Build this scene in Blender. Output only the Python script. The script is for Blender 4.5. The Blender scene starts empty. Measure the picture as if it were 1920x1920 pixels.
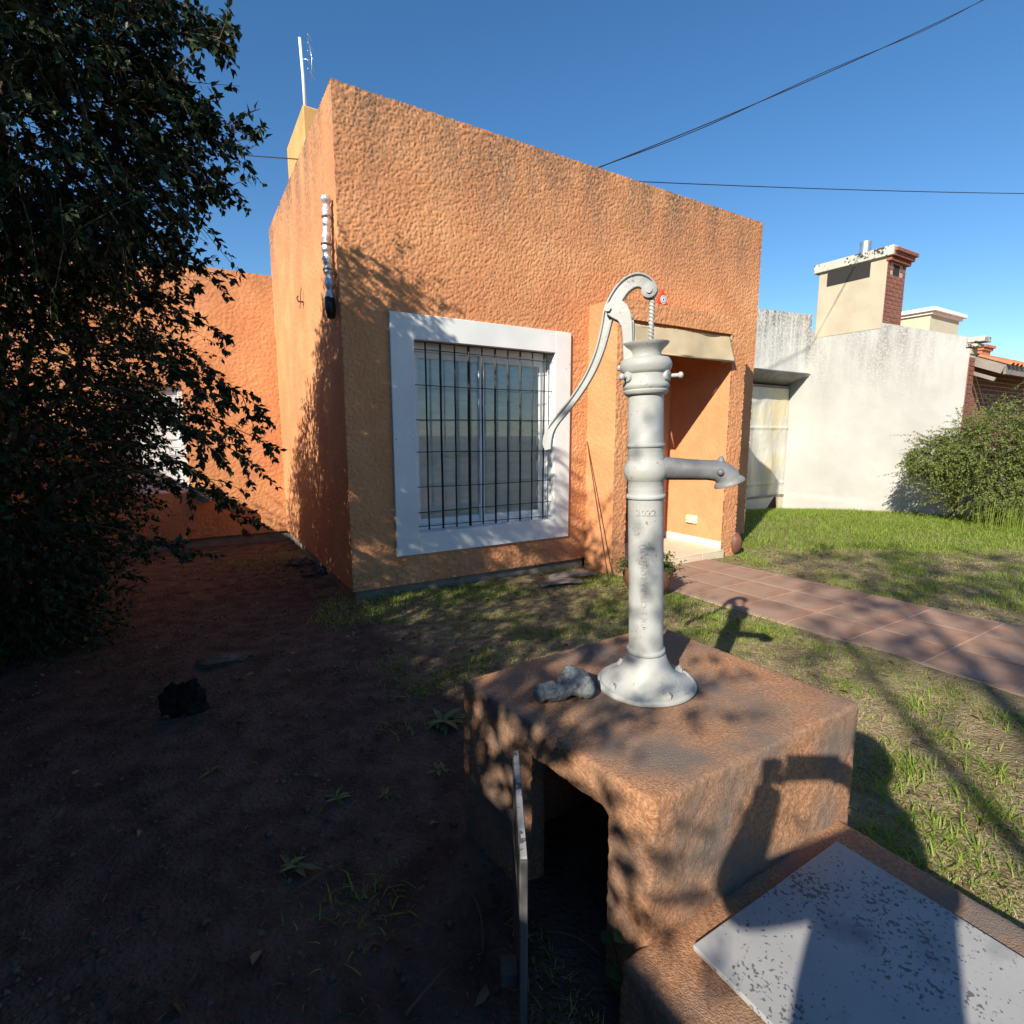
import bpy, bmesh, math, random
import numpy as np
from mathutils import Vector, Matrix

R = math.radians
random.seed(7)
RNG = np.random.default_rng(11)
SC = bpy.context.scene
COL = SC.collection

# ------------------------------------------------------------------ camera, sky, sun, exposure
CAM_Z = 1.25
PITCH = 8.25
FPX = 1000.0                      # focal length in pixels of the 1920 px photograph
cam_d = bpy.data.cameras.new('camera'); cam = bpy.data.objects.new('camera', cam_d); COL.objects.link(cam)
cam.location = (0, 0, CAM_Z); cam.rotation_euler = (R(90 - PITCH), 0, 0)
cam_d.sensor_width = 36; cam_d.lens = 36 * FPX / 1920
cam_d.clip_start = 0.02; cam_d.clip_end = 1500
SC.camera = cam
SUN_AZ, SUN_EL = 30.0, 30.0       # light travels forward and 30 degrees to the right
world = bpy.data.worlds.new('World'); SC.world = world; world.use_nodes = True
wn = world.node_tree.nodes; wl = world.node_tree.links
bg = wn['Background']; sky = wn.new('ShaderNodeTexSky'); sky.sky_type = 'NISHITA'; sky.sun_disc = False
sky.sun_elevation = R(SUN_EL); sky.sun_rotation = R(180 + SUN_AZ)
sky.air_density = 1.0; sky.dust_density = 0.0; sky.ozone_density = 3.5; sky.altitude = 100
hs = wn.new('ShaderNodeHueSaturation'); hs.inputs['Saturation'].default_value = 1.2
wl.new(sky.outputs[0], hs.inputs['Color']); wl.new(hs.outputs[0], bg.inputs[0]); bg.inputs[1].default_value = 0.099
sun_d = bpy.data.lights.new('sun', 'SUN'); sun = bpy.data.objects.new('sun', sun_d); COL.objects.link(sun)
sun_d.energy = 5.0; sun_d.angle = R(0.53); sun_d.color = (1.0, 0.92, 0.80)
LD = Vector((math.sin(R(SUN_AZ)) * math.cos(R(SUN_EL)), math.cos(R(SUN_AZ)) * math.cos(R(SUN_EL)), -math.sin(R(SUN_EL))))
sun.rotation_euler = LD.to_track_quat('-Z', 'Y').to_euler(); sun.location = (-6, -10, 9)
SC.view_settings.view_transform = 'Standard'; SC.view_settings.look = 'None'
SC.view_settings.exposure = 0.67; SC.view_settings.gamma = 1; SC.view_settings.use_curve_mapping = False
SC.render.resolution_x = 1024; SC.render.resolution_y = 1024

# ------------------------------------------------------------------ frames and pixel rays
CP, SP = math.cos(R(PITCH)), math.sin(R(PITCH))
def ray(u, v):
    a = (u - 960) / FPX; b = -(v - 960) / FPX
    return Vector((a, CP + b * SP, -SP + b * CP))
def at_y(u, v, y):
    d = ray(u, v); t = y / d.y
    return Vector((0, 0, CAM_Z)) + d * t
def at_z(u, v, z):
    d = ray(u, v); t = (z - CAM_Z) / d.z
    return Vector((0, 0, CAM_Z)) + d * t
ANG = R(31.3)                     # the house front runs 31.3 degrees off the picture plane
O = Vector((-1.27, 4.14, 0))
ES = Vector((math.cos(ANG), math.sin(ANG), 0)); EB = Vector((-math.sin(ANG), math.cos(ANG), 0))
def HW(x, y, z=0.0): return O + ES * x + EB * y + Vector((0, 0, z))
def WH(p):
    r = Vector((p[0], p[1], p[2] if len(p) > 2 else 0)) - O
    return Vector((r.dot(ES), r.dot(EB), r.z))
def pxH(u, v, axis, val):         # pixel -> point on the house-frame plane x = val (axis 0) or y = val (axis 1), house coordinates
    n = ES if axis == 0 else EB
    c = Vector((0, 0, CAM_Z)); d = ray(u, v)
    t = (val - (c - O).dot(n)) / d.dot(n)
    return WH(c + d * t)
def gz(x, y):                     # the lawn falls gently away from the street
    yy = np.maximum(np.asarray(y, float) - 3.0, 0)
    e = np.clip((np.asarray(y, float) - 9.5) / 3.0, 0, 1)
    return -0.05 - 0.022 * np.minimum(yy, 14) - 0.2 * e * e * (3 - 2 * e)
def gzf(x, y): return float(gz(x, y))
def on_ground(u, v):
    z = -0.1
    for _ in range(6):
        p = at_z(u, v, z); z = gzf(p.x, p.y)
    return at_z(u, v, z)

# ------------------------------------------------------------------ noise (numpy)
def _hash(ix, iy, iz, seed):
    h = (ix.astype(np.uint32) * np.uint32(374761393) + iy.astype(np.uint32) * np.uint32(668265263)
         + iz.astype(np.uint32) * np.uint32(2147483647) + np.uint32((seed * 1274126177) & 0xffffffff))
    h = (h ^ (h >> np.uint32(13))) * np.uint32(1274126177)
    h = h ^ (h >> np.uint32(16)); h = h * np.uint32(2246822519); h = h ^ (h >> np.uint32(15))
    return (h & np.uint32(0xffffff)).astype(np.float64) / 0xffffff
def vnoise(P, freq, seed=0):
    Q = np.asarray(P, float) * freq + 1000.37
    I = np.floor(Q).astype(np.int64); F = Q - I
    F = F * F * F * (F * (F * 6 - 15) + 10)
    out = 0
    for dx in (0, 1):
        for dy in (0, 1):
            for dz in (0, 1):
                w = (F[:, 0] if dx else 1 - F[:, 0]) * (F[:, 1] if dy else 1 - F[:, 1]) * (F[:, 2] if dz else 1 - F[:, 2])
                out = out + w * _hash(I[:, 0] + dx, I[:, 1] + dy, I[:, 2] + dz, seed)
    return out                     # 0..1
def fbm(P, freq, octv=3, seed=0):
    a, s, o = 1.0, 0.0, 0
    for k in range(octv):
        o = o + a * vnoise(P, freq * 2 ** k, seed + k * 17); s += a; a *= .5
    return o / s

# ------------------------------------------------------------------ materials
def mat(name, col, rough=.8, col2=None, scale=6.0, detail=6.0, bump=0.0, bscale=60.0, metal=0.0, spec=0.3, col3=None, scale3=1.5, ramp=(.35, .65), ramp3=(.5, .62), bdist=.01, stretch=None):
    m = bpy.data.materials.new(name); m.use_nodes = True
    nt = m.node_tree; n = nt.nodes; l = nt.links; b = n['Principled BSDF']
    b.inputs['Roughness'].default_value = rough; b.inputs['Metallic'].default_value = metal
    b.inputs['Specular IOR Level'].default_value = spec
    b.inputs['Base Color'].default_value = (*col, 1)
    tc = n.new('ShaderNodeTexCoord'); src = tc.outputs['Object']
    if stretch:
        mp = n.new('ShaderNodeMapping'); mp.inputs['Scale'].default_value = stretch; l.new(src, mp.inputs[0]); src = mp.outputs[0]
    m['src'] = 0
    last = None
    def noise(sc, det=detail, s=src):
        t = n.new('ShaderNodeTexNoise'); t.inputs['Scale'].default_value = sc; t.inputs['Detail'].default_value = det
        l.new(s, t.inputs['Vector']); return t.outputs['Fac']
    if col2:
        rp = n.new('ShaderNodeValToRGB'); rp.color_ramp.elements[0].position = ramp[0]; rp.color_ramp.elements[1].position = ramp[1]
        rp.color_ramp.elements[0].color = (*col, 1); rp.color_ramp.elements[1].color = (*col2, 1)
        l.new(noise(scale), rp.inputs[0]); last = rp.outputs[0]
        if col3:
            mx = n.new('ShaderNodeMix'); mx.data_type = 'RGBA'
            r3 = n.new('ShaderNodeValToRGB'); r3.color_ramp.elements[0].position = ramp3[0]; r3.color_ramp.elements[1].position = ramp3[1]
            l.new(noise(scale3), r3.inputs[0]); l.new(r3.outputs[0], mx.inputs[0]); l.new(last, mx.inputs[6])
            mx.inputs[7].default_value = (*col3, 1); last = mx.outputs[2]
        l.new(last, b.inputs['Base Color'])
    if bump:
        bp = n.new('ShaderNodeBump'); bp.inputs['Strength'].default_value = bump; bp.inputs['Distance'].default_value = bdist
        bn = n.new('ShaderNodeTexNoise'); bn.inputs['Scale'].default_value = bscale; bn.inputs['Detail'].default_value = 7; bn.inputs['Roughness'].default_value = .62; l.new(src, bn.inputs['Vector']); l.new(bn.outputs['Fac'], bp.inputs['Height']); l.new(bp.outputs[0], b.inputs['Normal'])
    return m
def leaf_mat(name, c1, c2, c3=None, rough=.5, trans=.25):
    m = bpy.data.materials.new(name); m.use_nodes = True
    nt = m.node_tree; n = nt.nodes; l = nt.links; b = n['Principled BSDF']
    a = n.new('ShaderNodeAttribute'); a.attribute_name = 'tint'
    rp = n.new('ShaderNodeValToRGB'); e = rp.color_ramp.elements
    e[0].color = (*c1, 1); e[1].color = (*c2, 1)
    if c3: q = e.new(.5); q.color = (*c3, 1)
    l.new(a.outputs['Fac'], rp.inputs[0]); l.new(rp.outputs[0], b.inputs['Base Color'])
    b.inputs['Roughness'].default_value = rough; b.inputs['Specular IOR Level'].default_value = .25
    tr = n.new('ShaderNodeBsdfTranslucent'); l.new(rp.outputs[0], tr.inputs[0])
    mx = n.new('ShaderNodeMixShader'); mx.inputs[0].default_value = trans
    l.new(b.outputs[0], mx.inputs[1]); l.new(tr.outputs[0], mx.inputs[2]); l.new(mx.outputs[0], n['Material Output'].inputs[0])
    return m
def streaked(m, dark, zlo, zhi, amount=.7, sx=5.0, thr=(.5, .75), fine=(.3, .62)):
    """rain stains: dark streaks that run down from the top edge (object z between zlo and zhi)"""
    nt = m.node_tree; n = nt.nodes; l = nt.links; b = n['Principled BSDF']
    tc = n.new('ShaderNodeTexCoord'); mp = n.new('ShaderNodeMapping'); mp.inputs['Scale'].default_value = (sx, sx, .55)
    l.new(tc.outputs['Object'], mp.inputs[0])
    t = n.new('ShaderNodeTexNoise'); t.inputs['Scale'].default_value = 1.0; t.inputs['Detail'].default_value = 7; t.inputs['Roughness'].default_value = .65
    l.new(mp.outputs[0], t.inputs['Vector'])
    t2 = n.new('ShaderNodeTexNoise'); t2.inputs['Scale'].default_value = 28; t2.inputs['Detail'].default_value = 5
    l.new(tc.outputs['Object'], t2.inputs['Vector'])
    sp = n.new('ShaderNodeSeparateXYZ'); l.new(tc.outputs['Object'], sp.inputs[0])
    mr = n.new('ShaderNodeMapRange'); mr.inputs[1].default_value = zlo; mr.inputs[2].default_value = zhi; l.new(sp.outputs[2], mr.inputs[0])
    r1 = n.new('ShaderNodeValToRGB'); r1.color_ramp.elements[0].position = thr[0] - .12; r1.color_ramp.elements[1].position = thr[1]
    l.new(t.outputs[0], r1.inputs[0])
    r2 = n.new('ShaderNodeValToRGB'); r2.color_ramp.elements[0].position = fine[0]; r2.color_ramp.elements[1].position = fine[1]; l.new(t2.outputs[0], r2.inputs[0])
    a = n.new('ShaderNodeMath'); a.operation = 'MULTIPLY'; l.new(mr.outputs[0], a.inputs[0]); l.new(r1.outputs[0], a.inputs[1])
    c = n.new('ShaderNodeMath'); c.operation = 'MULTIPLY'; l.new(a.outputs[0], c.inputs[0]); l.new(r2.outputs[0], c.inputs[1])
    d = n.new('ShaderNodeMath'); d.operation = 'MULTIPLY'; d.inputs[1].default_value = amount; l.new(c.outputs[0], d.inputs[0])
    mx = n.new('ShaderNodeMix'); mx.data_type = 'RGBA'; l.new(d.outputs[0], mx.inputs[0])
    old = b.inputs['Base Color'].links
    if old: l.new(old[0].from_socket, mx.inputs[6])
    else: mx.inputs[6].default_value = b.inputs['Base Color'].default_value
    mx.inputs[7].default_value = (*dark, 1); l.new(mx.outputs[2], b.inputs['Base Color'])
    return m
def specked(m, dark, scale, thr, patch=1.2, pthr=(.45, .6), gain=.22, soft=.03):
    """dark flecks, gathered in patches"""
    nt = m.node_tree; n = nt.nodes; l = nt.links; b = n['Principled BSDF']
    tc = n.new('ShaderNodeTexCoord')
    def nz(s, d):
        t = n.new('ShaderNodeTexNoise'); t.inputs['Scale'].default_value = s; t.inputs['Detail'].default_value = d; l.new(tc.outputs['Object'], t.inputs['Vector']); return t.outputs[0]
    r1 = n.new('ShaderNodeValToRGB'); r1.color_ramp.elements[0].position = pthr[0]; r1.color_ramp.elements[1].position = pthr[1]; l.new(nz(patch, 3), r1.inputs[0])
    ad = n.new('ShaderNodeMath'); ad.operation = 'MULTIPLY_ADD'; ad.inputs[1].default_value = gain; l.new(r1.outputs[0], ad.inputs[0]); l.new(nz(scale, 5), ad.inputs[2])
    r2 = n.new('ShaderNodeValToRGB'); r2.color_ramp.elements[0].position = thr; r2.color_ramp.elements[1].position = thr + soft; l.new(ad.outputs[0], r2.inputs[0])
    mx = n.new('ShaderNodeMix'); mx.data_type = 'RGBA'; l.new(r2.outputs[0], mx.inputs[0])
    old = b.inputs['Base Color'].links
    if old: l.new(old[0].from_socket, mx.inputs[6])
    else: mx.inputs[6].default_value = b.inputs['Base Color'].default_value
    mx.inputs[7].default_value = (*dark, 1); l.new(mx.outputs[2], b.inputs['Base Color'])
    return m

M = {}
M['stucco'] = streaked(mat('orange stucco', (.58, .262, .118), .9, (.67, .325, .154), 3.0, 8, .6, 210, spec=.1, col3=(.56, .238, .110), scale3=1.1, ramp3=(.45, .7), bdist=.004),
                       (.15, .11, .08), 2.7, 3.7, .95, 2.4, (.46, .60), (.3, .55))
M['stucco'] = streaked(M['stucco'], (.20, .13, .09), .5, -.05, .6, 4.0, (.42, .62), (.3, .6))
M['stucco_smooth'] = mat('orange render', (.60, .275, .125), .9, (.66, .315, .15), 5, 8, .3, 120, spec=.1, bdist=.003)
M['ochre'] = streaked(mat('ochre render', (.55, .32, .12), .9, (.62, .38, .16), 4, 6, .2, 80, spec=.1), (.15, .1, .06), 3.8, 4.5, .8, 6)
M['plinth'] = mat('grey cement', (.17, .15, .13), .95, (.27, .23, .19), 7, 8, .6, 60, spec=.1, bdist=.01)
M['white_paint'] = specked(mat('white masonry paint', (.66, .67, .65), .7, (.76, .76, .73), 3, 6, .15, 50, spec=.2, bdist=.004), (.42, .40, .36), 40, .86, 2)
M['alu'] = mat('white aluminium', (.72, .73, .72), .4, (.78, .78, .77), 3, spec=.4)
M['iron'] = mat('black painted iron', (.012, .012, .013), .5, (.03, .027, .025), 20, 4, .2, 90, spec=.4, bdist=.002)
M['curtain'] = mat('off-white blind cloth', (.74, .74, .73), .9, (.92, .91, .89), 3.5, 6, .6, 14, spec=.05, stretch=(1, 1, 4))
M['dark'] = mat('dark room', (.03, .028, .026), .9)
M['door'] = mat('brown door wood', (.10, .05, .025), .5, (.16, .08, .04), 3, 8, .2, 30, stretch=(8, 8, .6))
M['cream'] = mat('cream plastic', (.78, .70, .42), .5, (.82, .74, .47), 4)
M['cream_tile'] = mat('cream ceramic tile', (.62, .50, .36), .45, (.70, .58, .42), 4, 6, .05, 30, spec=.3, stretch=(1, 5, 1))
M['skirting'] = mat('pale skirting tile', (.74, .66, .52), .5, (.80, .72, .58), 4)
M['canvas'] = mat('tan canvas', (.42, .33, .20), .9, (.52, .42, .27), 3, 6, .3, 180, spec=.05, bdist=.002)
M['canvas_yellow'] = mat('yellowed canvas', (.66, .50, .20), .9, (.70, .56, .26), 4, spec=.05)
M['red'] = mat('red plastic', (.62, .05, .03), .4, (.7, .07, .04), 6)
M['eyewhite'] = mat('white print', (.75, .72, .72), .5)
M['black'] = mat('black plastic', (.015, .015, .016), .5, (.03, .03, .03), 20)
M['black_wire'] = mat('black cable sheath', (.02, .02, .022), .6)
M['white_wall'] = specked(streaked(mat('white limewashed wall', (.44, .43, .395), .9, (.50, .49, .45), 1.3, 8, .35, 25, spec=.1, bdist=.012),
                          (.12, .115, .10), 1.7, 3.4, .75, 3.0, (.50, .64), (.32, .55)), (.45, .42, .36), 45, .86, 1.5)
M['white_fascia'] = specked(streaked(mat('weathered white wall', (.60, .59, .55), .9, (.70, .69, .64), 2.3, 8, .4, 30, spec=.1, bdist=.012),
                          (.09, .085, .075), 2.3, 3.6, .95, 8, (.47, .62), (.35, .58)), (.25, .23, .2), 45, .84, 2.5)
M['beige'] = specked(mat('beige render', (.42, .36, .255), .9, (.49, .42, .30), 2.5, 8, .3, 40, spec=.1), (.40, .33, .22), 50, .82, 2)
M['coping'] = specked(mat('lichened coping', (.46, .43, .36), .9, (.54, .51, .44), 5, 8, .5, 40, spec=.1), (.07, .06, .05), 24, .66, 4, (.4, .6))
M['pale_box'] = mat('pale olive render', (.50, .47, .34), .9, (.55, .52, .38), 3, 6, .1, 40)
M['cornice_white'] = mat('white cornice paint', (.78, .78, .76), .7, (.82, .82, .80), 3)
M['brick'] = mat('red brick', (.19, .075, .052), .9, (.30, .125, .085), 9, 6, .5, 60, spec=.1)
M['mortar'] = mat('pale mortar', (.42, .36, .28), .95, (.5, .43, .35), 12, 6, .4, 60, spec=.05)
M['rooftile'] = mat('clay roof tile', (.48, .17, .08), .85, (.58, .24, .12), 7, 6, .3, 50, spec=.15)
M['greywood'] = mat('weathered grey timber', (.20, .17, .14), .85, (.30, .26, .22), 3, 9, .5, 40, stretch=(1, 1, 1))
M['zinc'] = mat('galvanised steel', (.55, .57, .58), .35, (.65, .66, .67), 8, metal=.9)
M['rustzinc'] = mat('corrugated zinc', (.20, .20, .19), .6, (.30, .28, .26), 8, metal=.3)
M['tarp'] = mat('translucent grey tarpaulin', (.48, .47, .40), .6, (.58, .56, .48), 2, 6, .4, 9, spec=.2, col3=(.58, .51, .34), scale3=1.1, ramp3=(.50, .58), bdist=.03)
M['foil'] = mat('silver foil tape', (.62, .62, .62), .35, (.72, .72, .72), 20, 6, .8, 45, metal=.6, bdist=.01)
M['pathtile'] = mat('terracotta paving tile', (.29, .162, .108), .8, (.38, .225, .152), 5, 8, .35, 70, spec=.15, col3=(.35, .235, .17), scale3=2.2)
M['pathjoint'] = mat('pink grout', (.40, .27, .20), .95, (.47, .33, .255), 12, 6, .4, 60)
M['block'] = mat('red oxide cement render', (.36, .175, .09), .92, (.62, .335, .185), 110, 8, 1.0, 230, spec=.1, col3=(.235, .185, .15), scale3=3.6, ramp=(.34, .66), ramp3=(.42, .64), bdist=.009)
M['blocktop'] = M['block']
M['slab'] = specked(mat('grey painted sheet', (.31, .31, .30), .6, (.375, .37, .36), 4, 8, .15, 90, spec=.3, bdist=.002, col3=(.215, .213, .21), scale3=3.5, ramp3=(.54, .62)), (.115, .113, .11), 105, .705, 2.6, (.40, .70), .30, .05)
M['slabedge'] = M['slab']
M['pump'] = specked(mat('pale grey enamel on cast iron', (.36, .37, .35), .5, (.44, .45, .425), 9, 8, .28, 75, spec=.35, bdist=.004, col3=(.37, .37, .335), scale3=3.5, ramp3=(.45, .65)), (.26, .22, .17), 130, .82, 12)
M['pump'] = specked(M['pump'], (.27, .20, .14), 70, .875, 7)
M['pump_dark'] = mat('grimy grey enamel', (.13, .133, .135), .5, (.24, .245, .24), 11, 8, .3, 60, spec=.4, bdist=.004)
M['rawiron'] = mat('bare dark iron', (.06, .055, .05), .6, (.10, .09, .08), 30, 6, .5, 90, bdist=.004)
M['stone'] = mat('blue-grey stone', (.085, .10, .115), .75, (.18, .205, .215), 30, 9, 1.0, 90, spec=.25, col3=(.27, .27, .23), scale3=14, ramp3=(.56, .66), bdist=.012)
M['doorpanel'] = mat('weathered grey door sheet', (.085, .08, .078), .7, (.13, .125, .12), 5, 8, .3, 50, stretch=(6, 6, .8))
M['whitestrip'] = specked(mat('flaking white paint', (.30, .295, .285), .7, (.36, .355, .345), 8), (.10, .09, .08), 70, .66, 8)
M['bark'] = mat('grey-brown bark', (.11, .085, .06), .95, (.19, .15, .11), 12, 8, .8, 50, spec=.05, stretch=(1, 1, .3))
M['twig'] = mat('brown twig', (.10, .07, .045), .9, (.16, .12, .08), 20)
M['drywood'] = mat('old grey wood', (.16, .13, .11), .9, (.26, .22, .19), 4, 9, .6, 30, stretch=(1, 8, 8))
M['clay'] = mat('brown glazed clay', (.13, .055, .036), .5, (.19, .08, .05), 6, 6, .2, 40)
M['rust'] = mat('rusty steel', (.07, .04, .03), .8, (.13, .07, .045), 20, 6, .4, 80)
M['char'] = mat('charred wood', (.008, .008, .008), .9, (.03, .028, .026), 25, 8, 1.0, 60, spec=.05, bdist=.02)
M['crumb'] = mat('dry earth crumb', (.09, .062, .048), .95, (.20, .145, .11), 2.0, 4, spec=.05)
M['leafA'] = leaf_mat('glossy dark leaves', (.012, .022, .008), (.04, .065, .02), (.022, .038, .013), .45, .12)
M['leafB'] = leaf_mat('mid green leaves', (.03, .06, .015), (.09, .13, .03), (.055, .09, .022), .5, .25)
M['leafBush'] = leaf_mat('fine green bush leaves', (.08, .12, .025), (.34, .36, .10), (.19, .24, .06), .55, .35)
M['leafPot'] = leaf_mat('pot plant leaves', (.04, .07, .02), (.13, .16, .05), (.08, .11, .03), .5, .25)
M['weed'] = leaf_mat('grey-green weed leaves', (.15, .15, .05), (.26, .25, .10), None, .7, .2)
M['clover'] = leaf_mat('round green leaves', (.05, .10, .03), (.11, .18, .05), None, .5, .25)
M['grass'] = leaf_mat('green grass blades', (.13, .22, .025), (.36, .44, .08), (.23, .32, .045), .6, .4)
M['straw'] = leaf_mat('dry straw blades', (.38, .30, .15), (.64, .54, .31), (.50, .41, .22), .8, .25)
M['deadleaf'] = leaf_mat('dead leaves', (.09, .055, .034), (.32, .23, .12), (.17, .115, .066), .85, .15)
M['gardenwall'] = mat('grey boundary render', (.30, .24, .19), .95, (.38, .31, .25), 3, 8, .4, 30)
M['coat'] = mat('dark blue cotton', (.03, .04, .07), .9, (.045, .055, .09), 20)
M['denim'] = mat('blue denim', (.05, .07, .12), .9, (.07, .09, .15), 30)
M['skin'] = mat('skin', (.48, .27, .18), .6, (.52, .30, .21), 8)
M['hair'] = mat('dark hair', (.02, .014, .01), .6, (.04, .03, .02), 30)
M['shoe'] = mat('black leather', (.02, .02, .02), .5, (.03, .03, .03), 20)

# ground: bare reddish dirt on the shaded side, straw-coloured earth under the lawn
def ground_mat():
    m = bpy.data.materials.new('garden soil'); m.use_nodes = True
    n = m.node_tree.nodes; l = m.node_tree.links; b = n['Principled BSDF']
    b.inputs['Roughness'].default_value = .95; b.inputs['Specular IOR Level'].default_value = .08
    tc = n.new('ShaderNodeTexCoord')
    def nz(s, d):
        t = n.new('ShaderNodeTexNoise'); t.inputs['Scale'].default_value = s; t.inputs['Detail'].default_value = d; l.new(tc.outputs['Object'], t.inputs['Vector']); return t.outputs[0]
    def rp(fac, c1, c2, p1=.35, p2=.65):
        r = n.new('ShaderNodeValToRGB'); r.color_ramp.elements[0].position = p1; r.color_ramp.elements[1].position = p2
        r.color_ramp.elements[0].color = (*c1, 1); r.color_ramp.elements[1].color = (*c2, 1); l.new(fac, r.inputs[0]); return r.outputs[0]
    dirt = rp(nz(9, 9), (.085, .058, .046), (.165, .118, .09))
    straw = rp(nz(14, 9), (.22, .165, .09), (.38, .30, .17))
    a = n.new('ShaderNodeAttribute'); a.attribute_name = 'lawn'
    ad = n.new('ShaderNodeMath'); ad.operation = 'ADD'; l.new(a.outputs['Fac'], ad.inputs[0])
    sb = n.new('ShaderNodeMath'); sb.operation = 'MULTIPLY_ADD'; sb.inputs[1].default_value = .8; sb.inputs[2].default_value = -.4; l.new(nz(3.0, 6), sb.inputs[0])
    l.new(sb.outputs[0], ad.inputs[1])
    f = rp(ad.outputs[0], (0, 0, 0), (1, 1, 1), .35, .7)
    mx = n.new('ShaderNodeMix'); mx.data_type = 'RGBA'; l.new(f, mx.inputs[0]); l.new(dirt, mx.inputs[6]); l.new(straw, mx.inputs[7])
    l.new(mx.outputs[2], b.inputs['Base Color'])
    bp = n.new('ShaderNodeBump'); bp.inputs['Strength'].default_value = 1.0; bp.inputs['Distance'].default_value = .035
    l.new(nz(70, 9), bp.inputs['Height']); l.new(bp.outputs[0], b.inputs['Normal'])
    return m
M['ground'] = ground_mat()
def glass_mat():
    m = bpy.data.materials.new('window glass'); m.use_nodes = True
    n = m.node_tree.nodes; l = m.node_tree.links
    tr = n.new('ShaderNodeBsdfTransparent'); gl = n.new('ShaderNodeBsdfGlossy'); gl.inputs['Roughness'].default_value = .01
    tr.inputs[0].default_value = (.95, .97, .96, 1)
    fr = n.new('ShaderNodeFresnel'); fr.inputs['IOR'].default_value = 1.6
    mx = n.new('ShaderNodeMixShader'); l.new(fr.outputs[0], mx.inputs[0]); l.new(tr.outputs[0], mx.inputs[1]); l.new(gl.outputs[0], mx.inputs[2])
    l.new(mx.outputs[0], n['Material Output'].inputs[0]); return m
M['glass'] = glass_mat()

# ------------------------------------------------------------------ object helpers
def setp(o, label=None, cat=None, group=None, kind=None):
    if label: o['label'] = label
    if cat: o['category'] = cat
    if group: o['group'] = group
    if kind: o['kind'] = kind
    return o
def thing(name, label, cat, loc=(0, 0, 0), rotz=0.0, group=None):
    o = bpy.data.objects.new(name, None); COL.objects.link(o); o.location = loc; o.rotation_euler = (0, 0, rotz)
    o.empty_display_size = .1
    return setp(o, label, cat, group)
def link(name, me, m=None, parent=None, loc=None):
    o = bpy.data.objects.new(name, me); COL.objects.link(o)
    if m is not None and not me.materials: me.materials.append(m)
    if parent is not None: o.parent = parent
    if loc is not None: o.location = loc
    return o
def mesh_np(name, V, F, smooth=False, tint=None):
    V = np.asarray(V, np.float32); F = np.asarray(F, np.int32)
    me = bpy.data.meshes.new(name); k = F.shape[1]
    me.vertices.add(len(V)); me.vertices.foreach_set('co', V.ravel())
    me.loops.add(F.size); me.loops.foreach_set('vertex_index', F.ravel())
    me.polygons.add(len(F)); me.polygons.foreach_set('loop_start', np.arange(0, F.size, k, dtype=np.int32))
    me.polygons.foreach_set('loop_total', np.full(len(F), k, np.int32))
    if smooth: me.polygons.foreach_set('use_smooth', np.ones(len(F), bool))
    if tint is not None:
        a = me.attributes.new('tint', 'FLOAT', 'POINT'); a.data.foreach_set('value', np.asarray(tint, np.float32))
    me.update(calc_edges=True); me.validate()
    return me
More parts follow.
